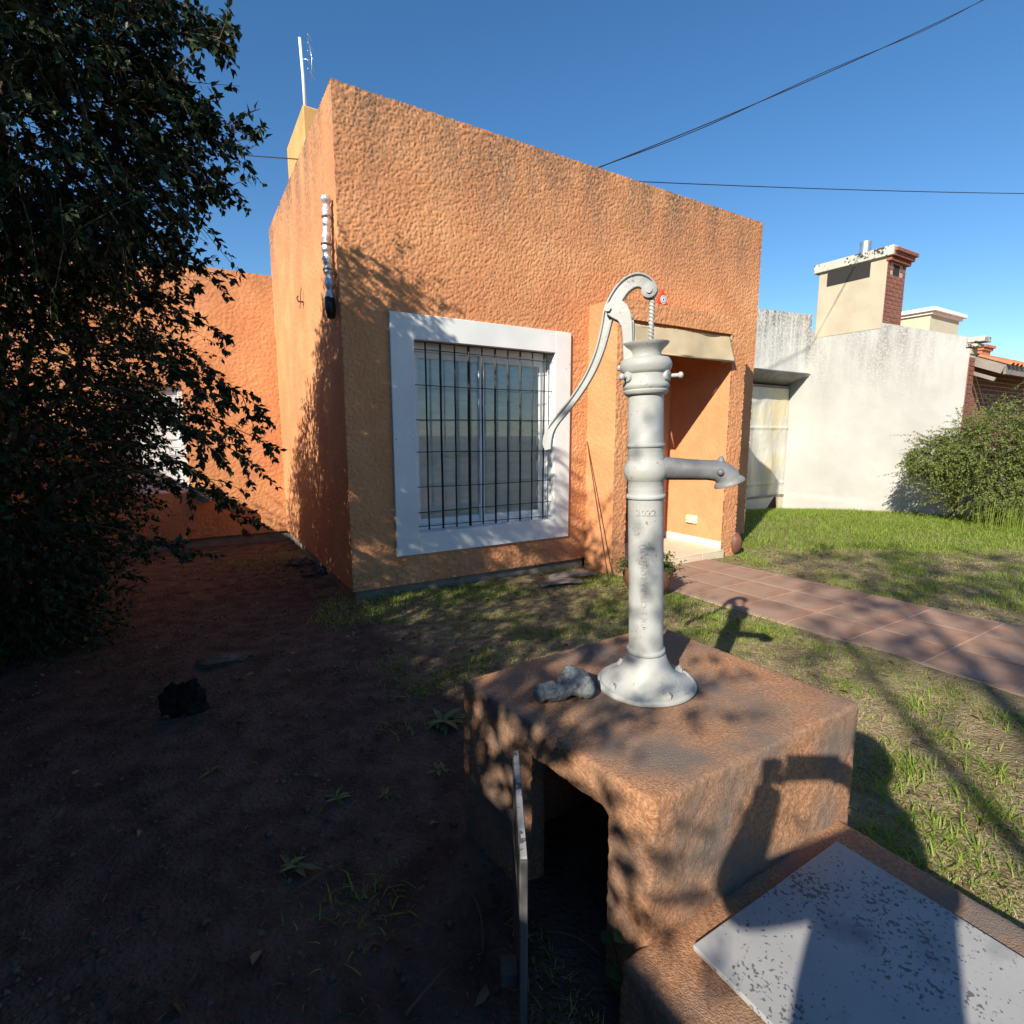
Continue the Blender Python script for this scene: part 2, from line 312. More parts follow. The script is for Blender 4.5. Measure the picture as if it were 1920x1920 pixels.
class MB:
    """collects shapes, then becomes ONE mesh object"""
    def __init__(s): s.v = []; s.f = []
    def add(s, V, F):
        k = len(s.v); s.v += [tuple(p) for p in V]; s.f += [tuple(i + k for i in f) for f in F]; return s
    def box(s, x0, y0, z0, x1, y1, z1):
        V = [(x, y, z) for z in (z0, z1) for y in (y0, y1) for x in (x0, x1)]
        return s.add(V, [(0, 2, 3, 1), (4, 5, 7, 6), (0, 1, 5, 4), (2, 6, 7, 3), (0, 4, 6, 2), (1, 3, 7, 5)])
    def obox(s, c, ax, ay, az, hx, hy, hz):
        c = Vector(c); V = [c + ax * (i * hx) + ay * (j * hy) + az * (k * hz) for k in (-1, 1) for j in (-1, 1) for i in (-1, 1)]
        return s.add(V, [(0, 2, 3, 1), (4, 5, 7, 6), (0, 1, 5, 4), (2, 6, 7, 3), (0, 4, 6, 2), (1, 3, 7, 5)])
    def prism(s, poly, d):                      # poly: 3D points of a flat outline, d: extrusion vector
        n = len(poly); P = [Vector(p) for p in poly]; d = Vector(d)
        F = [tuple(range(n))[::-1], tuple(range(n, 2 * n))] + [(i, (i + 1) % n, n + (i + 1) % n, n + i) for i in range(n)]
        return s.add(P + [p + d for p in P], F)
    def lathe(s, prof, seg=48, c=(0, 0, 0), ax=None):   # prof: (radius, height); ax: optional (X, Y, Z) frame
        X, Y, Z = ax or (Vector((1, 0, 0)), Vector((0, 1, 0)), Vector((0, 0, 1))); c = Vector(c)
        V, F = [], []
        for r, h in prof:
            for i in range(seg):
                a = 2 * math.pi * i / seg; V.append(c + X * (r * math.cos(a)) + Y * (r * math.sin(a)) + Z * h)
        for j in range(len(prof) - 1):
            for i in range(seg):
                F.append((j * seg + i, j * seg + (i + 1) % seg, (j + 1) * seg + (i + 1) % seg, (j + 1) * seg + i))
        F.append(tuple(range(seg))[::-1]); F.append(tuple((len(prof) - 1) * seg + i for i in range(seg)))
        return s.add(V, F)
    def tube(s, pts, rad, seg=8, caps=True):
        P = [Vector(p) for p in pts]; n = len(P); rs = rad if hasattr(rad, '__len__') else [rad] * n
        V, F = [], []; up = None
        for i in range(n):
            t = (P[min(i + 1, n - 1)] - P[max(i - 1, 0)]).normalized()
            if up is None:
                up = Vector((0, 0, 1)) if abs(t.z) < .9 else Vector((1, 0, 0))
            a = t.cross(up).normalized(); up = a.cross(t).normalized()
            for k in range(seg):
                q = 2 * math.pi * k / seg; V.append(P[i] + a * (rs[i] * math.cos(q)) + up * (rs[i] * math.sin(q)))
        for i in range(n - 1):
            for k in range(seg):
                F.append((i * seg + k, i * seg + (k + 1) % seg, (i + 1) * seg + (k + 1) % seg, (i + 1) * seg + k))
        if caps: F.append(tuple(range(seg))[::-1]); F.append(tuple((n - 1) * seg + k for k in range(seg)))
        return s.add(V, F)
    def mesh(s, name, smooth=False, angle=None):
        me = bpy.data.meshes.new(name); me.from_pydata([tuple(map(float, p)) for p in s.v], [], s.f); me.update()
        bm = bmesh.new(); bm.from_mesh(me); bmesh.ops.recalc_face_normals(bm, faces=bm.faces); bm.to_mesh(me); bm.free()
        if smooth: me.shade_smooth()
        if angle is not None:
            me.shade_smooth(); me.set_sharp_from_angle(angle=R(angle))
        return me
    def build(s, name, m, parent=None, smooth=False, angle=None, bevel=0, seg=2):
        o = link(name, s.mesh(name, smooth, angle), m, parent)
        if bevel:
            b = o.modifiers.new('bevel', 'BEVEL'); b.width = bevel; b.segments = seg; b.limit_method = 'ANGLE'; b.angle_limit = R(40)
            o.data.shade_smooth(); o.data.set_sharp_from_angle(angle=R(50))
        return o
def baked(o):
    """replace an object's mesh by its evaluated mesh"""
    dg = bpy.context.evaluated_depsgraph_get(); dg.update()
    me = bpy.data.meshes.new_from_object(o.evaluated_get(dg)); old = o.data
    o.modifiers.clear(); o.data = me; bpy.data.meshes.remove(old); return o
def co_np(me):
    a = np.empty(len(me.vertices) * 3, np.float32); me.vertices.foreach_get('co', a); return a.reshape(-1, 3)
def no_np(me):
    a = np.empty(len(me.vertices) * 3, np.float32); me.vertices.foreach_get('normal', a); return a.reshape(-1, 3)

# ------------------------------------------------------------------ stuccoed panel: a real relief grid
def lines(lo, hi, step, extra=()):
    br = sorted(set([lo, hi] + [e for e in extra if lo < e < hi])); out = []
    for a, b in zip(br[:-1], br[1:]):
        k = max(1, int(round((b - a) / step))); out += [a + (b - a) * i / k for i in range(k)]
    return np.array(out + [hi])
_q = np.linalg.qr(np.random.default_rng(1).normal(0, 1, (3, 3)))[0]; _q2 = np.linalg.qr(np.random.default_rng(2).normal(0, 1, (3, 3)))[0]
def stucco_h(P, amp):
    a = vnoise(P @ _q, 82, 3); b = vnoise(P @ _q2, 130, 5); c = vnoise(P @ _q, 3.2, 9)
    k = np.clip((.66 * a + .34 * b - .36 - .10 * (c - .5)) / .22, 0, 1); k = k * k * (3 - 2 * k)
    return amp * (k + .12 * b - .2)
def panel(us, vs, holes, org, eu, ev, en, amp, edges=None):
    """us, vs: grid lines; holes: (u0,u1,v0,v1); edges: dict side -> neighbour normal so that corners close"""
    org, eu, ev, en = (np.array(q, float) for q in (org, eu, ev, en)); edges = edges or {}
    nu, nv = len(us), len(vs); U, Vv = np.meshgrid(us, vs, indexing='ij')
    P = org + U.reshape(-1, 1) * eu + Vv.reshape(-1, 1) * ev
    D = np.tile(en, (nu * nv, 1)); ii, jj = np.meshgrid(range(nu), range(nv), indexing='ij'); ii = ii.ravel(); jj = jj.ravel()
    for side, mask in (('u0', ii == 0), ('u1', ii == nu - 1), ('v0', jj == 0), ('v1', jj == nv - 1)):
        if side in edges: D[mask] += np.array(edges[side], float)
    h = stucco_h(P, amp); V = P + D * h[:, None]
    cu = (us[:-1] + us[1:]) / 2; cv = (vs[:-1] + vs[1:]) / 2
    keep = np.ones((nu - 1, nv - 1), bool)
    for a, b, c, d in holes: keep &= ~(((cu > a) & (cu < b))[:, None] & ((cv > c) & (cv < d))[None, :])
    i, j = np.nonzero(keep); k = i * nv + j
    F = np.stack([k, k + nv, k + nv + 1, k + 1], 1)
    return V, F
def panels(name, lst, m, parent):
    VV, FF, k = [], [], 0
    for V, F in lst: VV.append(V); FF.append(F + k); k += len(V)
    return link(name, mesh_np(name, np.concatenate(VV), np.concatenate(FF), True), m, parent)

# ================================================================== SETTING: ground and path
def gauss(x, y, cx, cy, r): return np.exp(-((x - cx) ** 2 + (y - cy) ** 2) / (2 * r * r))
def lawn_mask(x, y):              # 0 bare dirt .. 1 lawn
    rx = x - O.x; ry = y - O.y; hx = rx * ES.x + ry * ES.y
    m = np.clip((hx + .6) / 1.4, 0, 1)
    m = np.maximum(m, .75 * gauss(x, y, -2.35, 6.0, .35))
    return m
def build_ground():
    near = np.arange(-5.0, 12.01, .08); nearY = np.arange(-2.5, 14.01, .08)
    xs = np.concatenate([-np.geomspace(400, 5.4, 22), near, np.geomspace(12.4, 400, 22)])
    ys = np.concatenate([-np.geomspace(400, 2.8, 22), nearY, np.geomspace(14.4, 400, 22)])
    X, Y = np.meshgrid(xs, ys, indexing='ij'); x = X.ravel(); y = Y.ravel()
    P = np.stack([x, y, 0 * x], 1)
    z = gz(x, y) + .03 * (fbm(P, 1.2, 3, 1) - .5) + .022 * (fbm(P, 7, 3, 2) - .5) * (1.3 - lawn_mask(x, y))
    # trodden hollow beside the house corner
    z -= .05 * gauss(x, y, -1.6, 4.3, .35)
    V = np.stack([x, y, z], 1); ny = len(ys)
    i, j = np.meshgrid(range(len(xs) - 1), range(ny - 1), indexing='ij'); k = (i * ny + j).ravel()
    me = mesh_np('ground', V, np.stack([k, k + ny, k + ny + 1, k + 1], 1), True)
    a = me.attributes.new('lawn', 'FLOAT', 'POINT'); a.data.foreach_set('value', lawn_mask(x, y).astype(np.float32))
    return setp(link('ground', me, M['ground']), kind='structure')
ground = build_ground()

PX0, PX1 = 2.42, 3.69             # the path's edges in the house frame
PATH_Y0, PATH_Y1 = -7.5, -.46
def path_z(y): return gzf(0, (O + ES * 3 + EB * y).y) + .012
def build_path():
    root = link('path', bpy.data.meshes.new('path'))
    mb = MB(); ys = np.linspace(PATH_Y0, PATH_Y1, 15)
    for a, b in zip(ys[:-1], ys[1:]):
        V = [(PX0, a, path_z(a) - .12), (PX1, a, path_z(a) - .12), (PX1, b, path_z(b) - .12), (PX0, b, path_z(b) - .12),
             (PX0, a, path_z(a)), (PX1, a, path_z(a)), (PX1, b, path_z(b)), (PX0, b, path_z(b))]
        mb.add(V, [(4, 5, 6, 7), (0, 1, 5, 4), (1, 2, 6, 5), (3, 0, 4, 7)])
    root.data = mb.mesh('path'); root.data.materials.append(M['pathjoint'])
    root.location = O; root.rotation_euler = (0, 0, ANG); setp(root, kind='structure')
    n = 3; w = (PX1 - PX0 - .03) / n; y = PATH_Y1 - .004
    tmb = MB(); g = .010
    tmb.prism([(g, -w + g, 0), (w - g, -w + g, 0), (w - g, -g, 0), (g, -g, 0)], (0, 0, .0035)); tme = tmb.mesh('tile'); tme.materials.append(M['pathtile'])
    row = 0
    while y > PATH_Y0 + w:
        for i in range(n):
            t = link('tile', tme, None, root)
            za = path_z(y - w / 2); sl = (path_z(y) - path_z(y - w)) / w
            t.location = (PX0 + .015 + i * w, y, za + sl * w / 2 + random.uniform(-.001, .002)); t.rotation_euler = (sl + random.uniform(-.004, .004), random.uniform(-.004, .004), 0)
        y -= w; row += 1
    return root
path = build_path()

# ================================================================== THE HOUSE
HOUSE_W, HOUSE_D, HOUSE_H = 4.95, 3.25, 3.72
WIN = (.36, 2.125, .25, 2.20)              # outer surround x0 x1 z0 z1
WIN_IN = (.555, 1.945, .43, 2.005)         # clear opening
PO = (2.36, 4.21, -.407, 2.475)            # portal x0 x1 front-y top
OP = (2.525, 3.98, 2.30)                   # porch opening x0 x1 top
PORCH_BACK = .42
house = thing('house', 'orange stucco house with barred white window and recessed porch', 'house', O, ANG)
def build_house():
    A = .0056; st = .0081
    xs = lines(0, HOUSE_W, st, (WIN[0] + .02, WIN[1] - .02, PO[0], PO[1], OP[0], OP[1])); zs = lines(0, HOUSE_H, st, (WIN[2] + .02, WIN[3] - .02, OP[2], PO[3]))
    ex, ey, ez = (1, 0, 0), (0, 1, 0), (0, 0, 1); nx, ny = (-1, 0, 0), (0, -1, 0)
    holes = [(WIN_IN[0], WIN_IN[1], WIN_IN[2], WIN_IN[3]), (OP[0], OP[1], -1, OP[2])]
    xs = lines(0, HOUSE_W, st, (WIN_IN[0], WIN_IN[1], OP[0], OP[1])); zs = lines(0, HOUSE_H, st, (WIN_IN[2], WIN_IN[3], OP[2]))
    ys = lines(0, HOUSE_D, .015)
    T = lines(0, .2, .014)
    front = panel(xs, zs, holes, (0, 0, 0), ex, ez, ny, A, {'u0': nx, 'u1': ex, 'v1': ez})
    top = panel(xs, T, [], (0, 0, HOUSE_H), ex, ey, ez, A, {'v0': ny, 'u0': nx, 'u1': ex})
    panels('front_wall', [front, top], M['stucco'], house)
    side = panel(ys, lines(0, HOUSE_H, .0125), [], (0, 0, 0), ey, ez, nx, A * .8, {'u0': ny, 'v1': ez, 'u1': ey})
    topl = panel(lines(.2, HOUSE_D, .015), T, [], (0, 0, HOUSE_H), ey, ex, ez, A * .8, {'v0': nx, 'u1': ey})
    panels('side_wall', [side, topl], M['stucco'], house)
    # far side, back and roof of the front block
    b = MB(); b.box(HOUSE_W - .2, .006, 0, HOUSE_W, HOUSE_D, HOUSE_H - .005); b.build('far_side_wall', M['stucco_smooth'], house)
    b = MB(); b.box(.006, HOUSE_D - .2, 0, HOUSE_W - .2, HOUSE_D, HOUSE_H - .008); b.build('rear_wall', M['stucco_smooth'], house)
    b = MB(); b.box(.01, .01, 3.3, HOUSE_W - .2, HOUSE_D - .2, 3.42); b.build('roof', M['plinth'], house)
    # solid backing of the front wall behind the relief, round the openings
    b = MB()
    e = .025
    for x0, x1, z0, z1 in ((.02, WIN_IN[0] - e, 0, 3.7), (WIN_IN[1] + e, OP[0] - .001, 0, 3.7), (WIN_IN[0] - e, WIN_IN[1] + e, WIN_IN[3] + e, 3.7), (WIN_IN[0] - e, WIN_IN[1] + e, 0, WIN_IN[2] - e),
                           (OP[1], HOUSE_W - .2, 0, 3.7), (OP[0] - .001, OP[1], OP[2], 3.7)):
        b.box(x0, .012, z0, x1, .22, z1)
    b.build('wall_core', M['stucco_smooth'], house)
    # wing set back on the left
    p = pxH(338, 700, 1, HOUSE_D); q = pxH(338, 924, 1, HOUSE_D)
    WX1, WZ0, WZ1 = p.x, q.z, q.z + 1.25; WX0 = WX1 - .62
    wxs = np.concatenate([lines(-6.2, WX0, .2), lines(WX0, 0, .0125, (WX1,))[1:]]); wzs = lines(0, 3.18, .0125, (WZ0, WZ1))
    wing = panel(wxs, wzs, [(WX0, WX1, WZ0, WZ1)], (0, HOUSE_D, 0), ex, ez, ny, A, {'v1': ez})
    wtop = panel(wxs, T, [], (0, HOUSE_D, 3.18), ex, ey, ez, A, {'v0': ny})
    panels('wing_wall', [wing, wtop], M['stucco'], house)
    b = MB(); b.box(-6.2, HOUSE_D + .2, 0, -.01, 6.5, 2.95); b.build('wing_body', M['stucco_smooth'], house)
    w = link('wing_window', MB().box(WX0, HOUSE_D + .10, WZ0, WX1, HOUSE_D + .13, WZ1).mesh('wing_window'), M['alu'], house)
    f = MB()
    for a, c, d, e in ((WX0, WX0 + .05, WZ0, WZ1), (WX1 - .05, WX1, WZ0, WZ1), (WX0 + .05, WX1 - .05, WZ0, WZ0 + .05), (WX0 + .05, WX1 - .05, WZ1 - .05, WZ1)):
        f.box(a, HOUSE_D + .05, d, c, HOUSE_D + .095, e)
    f.build('frame', M['alu'], w, bevel=.004)
    rv = MB(); rv.box(WX0 - .012, HOUSE_D + .012, WZ0 - .01, WX0, HOUSE_D + .15, WZ1); rv.box(WX1, HOUSE_D + .012, WZ0 - .01, WX1 + .012, HOUSE_D + .15, WZ1)
    rv.box(WX0, HOUSE_D + .012, WZ0 - .012, WX1, HOUSE_D + .15, WZ0); rv.box(WX0, HOUSE_D + .012, WZ1, WX1, HOUSE_D + .15, WZ1 + .012); rv.build('reveal', M['stucco_smooth'], w)
    for k in range(12):
        z = WZ0 + .06 + k * .095
        MB().box(WX0 + .055, HOUSE_D + .088, z, WX1 - .055, HOUSE_D + .099, z + .088).build('slat', M['alu'], w)
    # plinth
    b = MB(); b.box(.03, .035, -.6, 2.36, .3, -.002); b.box(4.21, .035, -.6, 4.92, .3, -.002); b.box(.03, .3, -.6, .3, HOUSE_D, -.002); b.box(-6.2, HOUSE_D + .03, -.6, .03, HOUSE_D + .3, -.002)
    b.box(4.6, .3, -.6, 4.92, HOUSE_D, -.002)
    o = b.build('plinth', M['plinth'], house)
    # rooftop tank housing
    p = pxH(568, 213, 0, .12); q = pxH(537, 262, 0, .12)
    y0, y1, zt = p.y, q.y, (p.z + q.z) / 2
    b = MB(); b.box(.12, y0, 3.42, 1.2, y1, zt); b.build('tank_housing', M['ochre'], house, bevel=.012)
    return y0, y1, zt
ty0, ty1, tzt = build_house()

def build_portal():
    A = .0064; st = .0102; ex, ey, ez = (1, 0, 0), (0, 1, 0), (0, 0, 1); nx, ny = (-1, 0, 0), (0, -1, 0)
    x0, x1, yf, zt = PO; zb = -.14
    xs = lines(x0, x1, st, (OP[0], OP[1])); zs = lines(zb, zt, st, (OP[2],)); ys = lines(yf, 0, st)
    L = [panel(xs, zs, [(OP[0], OP[1], -1, OP[2])], (0, yf, 0), ex, ez, ny, A, {'u0': nx, 'u1': ex, 'v1': ez}),
         panel(ys, zs, [], (x0, 0, 0), ey, ez, nx, A * .6, {'u0': ny, 'v1': ez}),
         panel(ys, zs, [], (x1, 0, 0), ey, ez, ex, A * .6, {'u0': ny, 'v1': ez}),
         panel(xs, ys, [], (0, 0, zt), ex, ey, ez, A, {'u0': nx, 'u1': ex, 'v0': ny})]
    portal = panels('portal', L, M['stucco'], house)
    # inner faces of the porch
    ip = lines(yf, PORCH_BACK, .013); iz = lines(-.02, OP[2], .013)
    inner = [panel(ip, iz, [], (OP[1], 0, 0), ey, ez, nx, A * .45), panel(ip, iz, [], (OP[0], 0, 0), ey, ez, ex, A * .45)]
    panels('porch_wall', inner, M['stucco_smooth'], house)
    b = MB(); b.box(OP[0], yf + .012, OP[2], OP[1], PORCH_BACK, OP[2] + .1); b.build('porch_ceiling', M['stucco_smooth'], house)
    b = MB(); b.box(OP[1] + .02, yf + .015, -.3, x1 - .015, .02, zt - .02); b.box(x0 + .015, yf + .015, -.3, OP[0] - .02, .02, zt - .02); b.box(OP[0] - .02, yf + .015, OP[2] + .1, OP[1] + .02, .02, zt - .02)
    b.box(OP[1] + .015, .22, -.3, OP[1] + .2, PORCH_BACK + .1, OP[2] + .1); b.box(OP[0] - .2, .22, -.3, OP[0] - .015, PORCH_BACK + .1, OP[2] + .1); b.build('porch_core', M['stucco_smooth'], house)
    b = MB(); b.box(OP[0] - .02, PORCH_BACK, -.1, OP[1] + .02, PORCH_BACK + .1, OP[2] + .1); b.build('porch_rear_wall', M['stucco_smooth'], house)
    door = MB().box(OP[0] + .3, PORCH_BACK - .045, .0, OP[1] - .28, PORCH_BACK - .004, 2.05).build('front_door', M['door'], house, bevel=.004)
    for i in range(2):
        for z in (.25, 1.1):
            MB().box(OP[0] + .38 + i * .37, PORCH_BACK - .056, z, OP[0] + .68 + i * .37, PORCH_BACK - .046, z + .7).build('door_panel', M['door'], door, bevel=.008)
    MB().tube([(OP[1] - .36, PORCH_BACK - .05, 1.0), (OP[1] - .36, PORCH_BACK - .1, 1.0), (OP[1] - .46, PORCH_BACK - .1, 1.0)], .01).build('handle', M['zinc'], door, True)
    # floor, step and skirting
    fl = MB().box(OP[0] - .0, yf - .035, -.3, OP[1] - .004, PORCH_BACK, -.032).build('porch_floor', M['plinth'], house)
    tw = (OP[1] - OP[0] - .004) / 4
    for i in range(4):
        y = yf - .045
        for j in range(3):
            d = (PORCH_BACK - (yf - .045)) / 3
            MB().box(OP[0] + i * tw + .002, y + j * d + .002, -.032, OP[0] + (i + 1) * tw - .002, y + (j + 1) * d - .002, -.02).build('tile', M['cream_tile'], fl, bevel=.002)
    for i in range(4):
        MB().box(OP[0] + i * tw + .003, yf - .047, -.13, OP[0] + (i + 1) * tw - .003, yf - .0355, -.034).build('riser_tile', M['cream_tile'], fl, bevel=.002)
    d = (PORCH_BACK - yf) / 3
    for j in range(3):
        MB().box(OP[1] - .012, yf + j * d + .001, -.018, OP[1] - .001 + .004, yf + (j + 1) * d - .001, .065).build('skirting_tile', M['skirting'], fl, bevel=.002)
    # bare pillar foot
    MB().box(OP[1] + .005, yf + .012, -.32, x1 - .02, .03, -.141).build('pillar_foot', M['plinth'], house)
    MB().box(x0 + .02, yf + .012, -.32, OP[0] - .005, .03, -.141).build('pillar_foot', M['plinth'], house)
build_portal()

def build_window():
    x0, x1, z0, z1 = WIN; a, b, c, d = WIN_IN; yf = -.028
    win = link('window', MB().box(a - .01, .185, c, b + .01, .2, d).mesh('window'), M['curtain'], house); win.data.materials.clear(); win.data.materials.append(M['curtain'])
    # blind with horizontal folds, wrinkled
    xs = np.linspace(a + .03, b - .03, 90); zs = np.linspace(c + .02, d - .10, 150)
    X, Z = np.meshgrid(xs, zs, indexing='ij'); P = np.stack([X.ravel(), 0 * X.ravel(), Z.ravel()], 1)
    f = ((Z.ravel() - c) % .245) / .245
    Y = .160 + .014 * np.exp(-((f - .5) / .05) ** 2) + .016 * (vnoise(P * np.array([1, 1, 4.0]), 6, 4) - .5) + .012 * (vnoise(P * np.array([3, 1, .5]), 5, 6) - .5)
    nz = len(zs); i, j = np.meshgrid(range(89), range(149), indexing='ij'); k = (i * nz + j).ravel()
    link('blind', mesh_np('blind', np.stack([X.ravel(), Y, Z.ravel()], 1), np.stack([k, k + nz, k + nz + 1, k + 1], 1), True), M['curtain'], win)
    # surround: four masonry bands
    for nm, q in (('surround', (x0, x0 + .195, z0, z1)), ('surround', (x1 - .18, x1, z0, z1)), ('surround', (x0 + .195, x1 - .18, d, z1)), ('surround', (x0 + .195, x1 - .18, z0, c))):
        MB().box(q[0], yf, q[2], q[1], .115, q[3]).build(nm, M['white_paint'], win, bevel=.004)
    rv = MB()
    rv.box(a - .012, .115, c - .012, a + .002, .19, d + .012); rv.box(b - .002, .115, c - .012, b + .012, .19, d + .012); rv.box(a + .002, .115, d - .002, b - .002, .19, d + .012); rv.box(a + .002, .115, c - .012, b - .002, .19, c + .002)
    rv.build('reveal', M['white_paint'], win)
    # aluminium frame and two sliding sashes
    y0, y1 = .115, .155
    f = MB()
    for q in ((a + .003, a + .04, c + .003, d - .003), (b - .04, b - .003, c + .003, d - .003), (a + .04, b - .04, d - .07, d - .003), (a + .04, b - .04, c + .003, c + .04)):
        f.box(q[0], y0, q[2], q[1], y1, q[3])
    f.build('frame', M['alu'], win, bevel=.003)
    mid = (a + b) / 2 - .03
    for (s0, s1, yy) in ((a + .041, mid + .04, .136), (mid, b - .041, .121)):
        g = MB(); zz0, zz1 = c + .041, d - .071; w = .045
        for q in ((s0, s0 + w, zz0, zz1), (s1 - w, s1, zz0, zz1), (s0 + w, s1 - w, zz1 - .05, zz1), (s0 + w, s1 - w, zz0, zz0 + .05)):
            g.box(q[0], yy, q[2], q[1], yy + .013, q[3])
        g.build('sash', M['alu'], win, bevel=.002)
        MB().box(s0 + w, yy + .004, zz0 + .05, s1 - w, yy + .008, zz1 - .05).build('pane', M['glass'], win)
    # grille
    gr = link('window_grille', MB().box(a + .002, .018, d - .012, b - .002, .028, d - .003).mesh('window_grille'), M['iron'], house)
    n = 10
    for i in range(n):
        x = a + .045 + (b - a - .075) * (i + .55) / n
        w = .0105 if i % 2 else .008
        if i == 3: w = .014
        pts = [(x + random.uniform(-.002, .002), .03 + random.uniform(-.001, .001), z) for z in np.linspace(c + .012, d - .004, 9)]
        MB().tube(pts, w, 4).build('bar', M['iron'], gr)
    for i, z in enumerate((1.93, 1.655, 1.375, 1.10, .815, .60, .47)):
        pts = [(x, .021 + random.uniform(-.001, .001), z + .006 * math.sin(i * 2.1 + x * 2.2)) for x in np.linspace(a + .003, b - .003, 10)]
        MB().tube(pts, .0042, 6).build('crossbar', M['iron'], gr)
build_window()

# ------------------------------------------------------------------ things fixed to the house
def HT(name, label, cat, x, y, z, group=None): return thing(name, label, cat, HW(x, y, z), ANG, group)
def antenna():
    p = pxH(573, 212, 1, ty0 + .12); t = pxH(565, 72, 1, ty0 + .12)
    a = HT('television_antenna', 'thin white antenna mast on the rooftop tank housing', 'antenna', p.x, ty0 + .12, tzt)
    H = t.z - tzt
    MB().tube([(0, 0, 0), (-.005, 0, H * .5), (-.02, 0, H)], [.017, .015, .013], 8).build('mast', M['cornice_white'], a, True)
    MB().tube([(.06, -.04, H * .42), (.075, -.04, H * .75), (.05, -.03, H * 1.02)], .0035, 5).build('boom', M['zinc'], a, True)
    MB().tube([(-.01, 0, H * .72), (.075, -.04, H * .72)], .004, 5).build('arm', M['zinc'], a, True)
    for k, h in enumerate((.5, .62, .76, .88, 1.0)):
        L = .09 - .01 * k
        MB().tube([(.066 - L * .6, -.04 - L, H * h), (.066 + L * .6, -.04 + L, H * h + .02)], .0022, 4).build('element', M['zinc'], a)
antenna()
def wall_pipe():
    p = pxH(611, 366, 0, -.05); q = pxH(618, 566, 0, -.05)
    a = HT('insulated_pipe', 'silver foil wrapped pipe on the sunlit side wall', 'pipe', 0, p.y, 0)
    pts, rs = [], []
    for k in range(70):
        f = k / 69; z = p.z + (q.z - p.z) * f
        pts.append((-.052 + .006 * math.sin(f * 9), (q.y - p.y) * f * 1.0 + .012 * math.sin(f * 5), z)); rs.append(.032 + .005 * math.sin(f * 55) + random.uniform(-.004, .004))
    MB().tube(pts, rs, 12).build('foil_wrap', M['foil'], a, True)
    x, y, z = pts[-1]
    MB().tube([(x, y, z + .03), (x, y, z - .05), (x + .004, y - .006, z - .12)], [.037, .04, .03], 10).build('black_sleeve', M['black'], a, True)
    for f in (.2, .45, .7):
        k = int(f * 69); MB().tube([(pts[k][0], pts[k][1], pts[k][2] - .005), (pts[k][0], pts[k][1], pts[k][2] + .005)], .041, 12).build('tie', M['rustzinc'], a)
wall_pipe()
def wall_hook():
    p = pxH(566, 566, 0, -.02)
    a = HT('wall_hook', 'small rusty hook and wire on the sunlit side wall', 'hook', 0, p.y, p.z)
    MB().tube([(.01, 0, 0), (-.05, 0, 0), (-.065, 0, .03), (-.05, .0, .05)], .008, 6).build('hook', M['rawiron'], a, True)
    MB().tube([(-.03, .01, .0), (-.03, .0, .07), (-.02, -.01, .13)], .003, 4).build('wire', M['black_wire'], a)
    MB().tube([(-.03, .0, -.01), (-.035, .03, -.03), (-.03, .05, -.05)], .006, 5).build('wire', M['foil'], a)
wall_hook()
def wall_vent():
    p = pxH(380, 930, 1, HOUSE_D - .3)
    v = HT('wall_vent', 'round grey vent pipe sticking out of the set-back wall', 'vent', p.x, HOUSE_D, p.z)
    X, Y, Z = Vector((1, 0, 0)), Vector((0, 0, 1)), Vector((0, -1, 0))
    MB().lathe([(.085, -.02), (.085, .2), (.10, .21), (.10, .29), (.092, .30), (.085, .285), (.085, .24)], 32, (0, 0, 0), (X, Y, Z)).build('pipe', M['rustzinc'], v, angle=40)
    for k in range(4):
        a = k * math.pi / 4; d = Vector((math.cos(a), 0, math.sin(a)))
        MB().tube([d * -.084 + Vector((0, -.275, 0)), d * .084 + Vector((0, -.275, 0))], .005, 5).build('spoke', M['rawiron'], v)
wall_vent()
def alarm_sign():
    p = pxH(1243, 558, 1, -.04)
    a = HT('alarm_box', 'small red triangular alarm box with an eye above the porch', 'alarm', p.x, 0, p.z)
    s = .10
    tri = [(-s * .9, 0, -s * .62), (s * .95, 0, -s * .7), (s * .12, 0, s * .95)]
    b = MB(); b.prism(tri, (0, -.035, 0)); b.build('housing', M['red'], a, bevel=.014, seg=3)
    X, Y, Z = Vector((1, 0, 0)), Vector((0, 0, 1)), Vector((0, -1, 0)); c = Vector((.012, -.0352, -.06 * .3))
    MB().lathe([(.042, 0), (.042, .002)], 28, c, (X, Y, Z)).build('eye_ring', M['eyewhite'], a)
    MB().lathe([(.034, .002), (.034, .0032)], 28, c, (X, Y, Z)).build('eye_ring', M['zinc'], a)
    MB().lathe([(.024, .0032), (.024, .0044)], 28, c, (X, Y, Z)).build('eye_ring', M['eyewhite'], a)
    MB().lathe([(.011, .0044), (.010, .0058)], 20, c, (X, Y, Z)).build('pupil', M['black'], a)
alarm_sign()
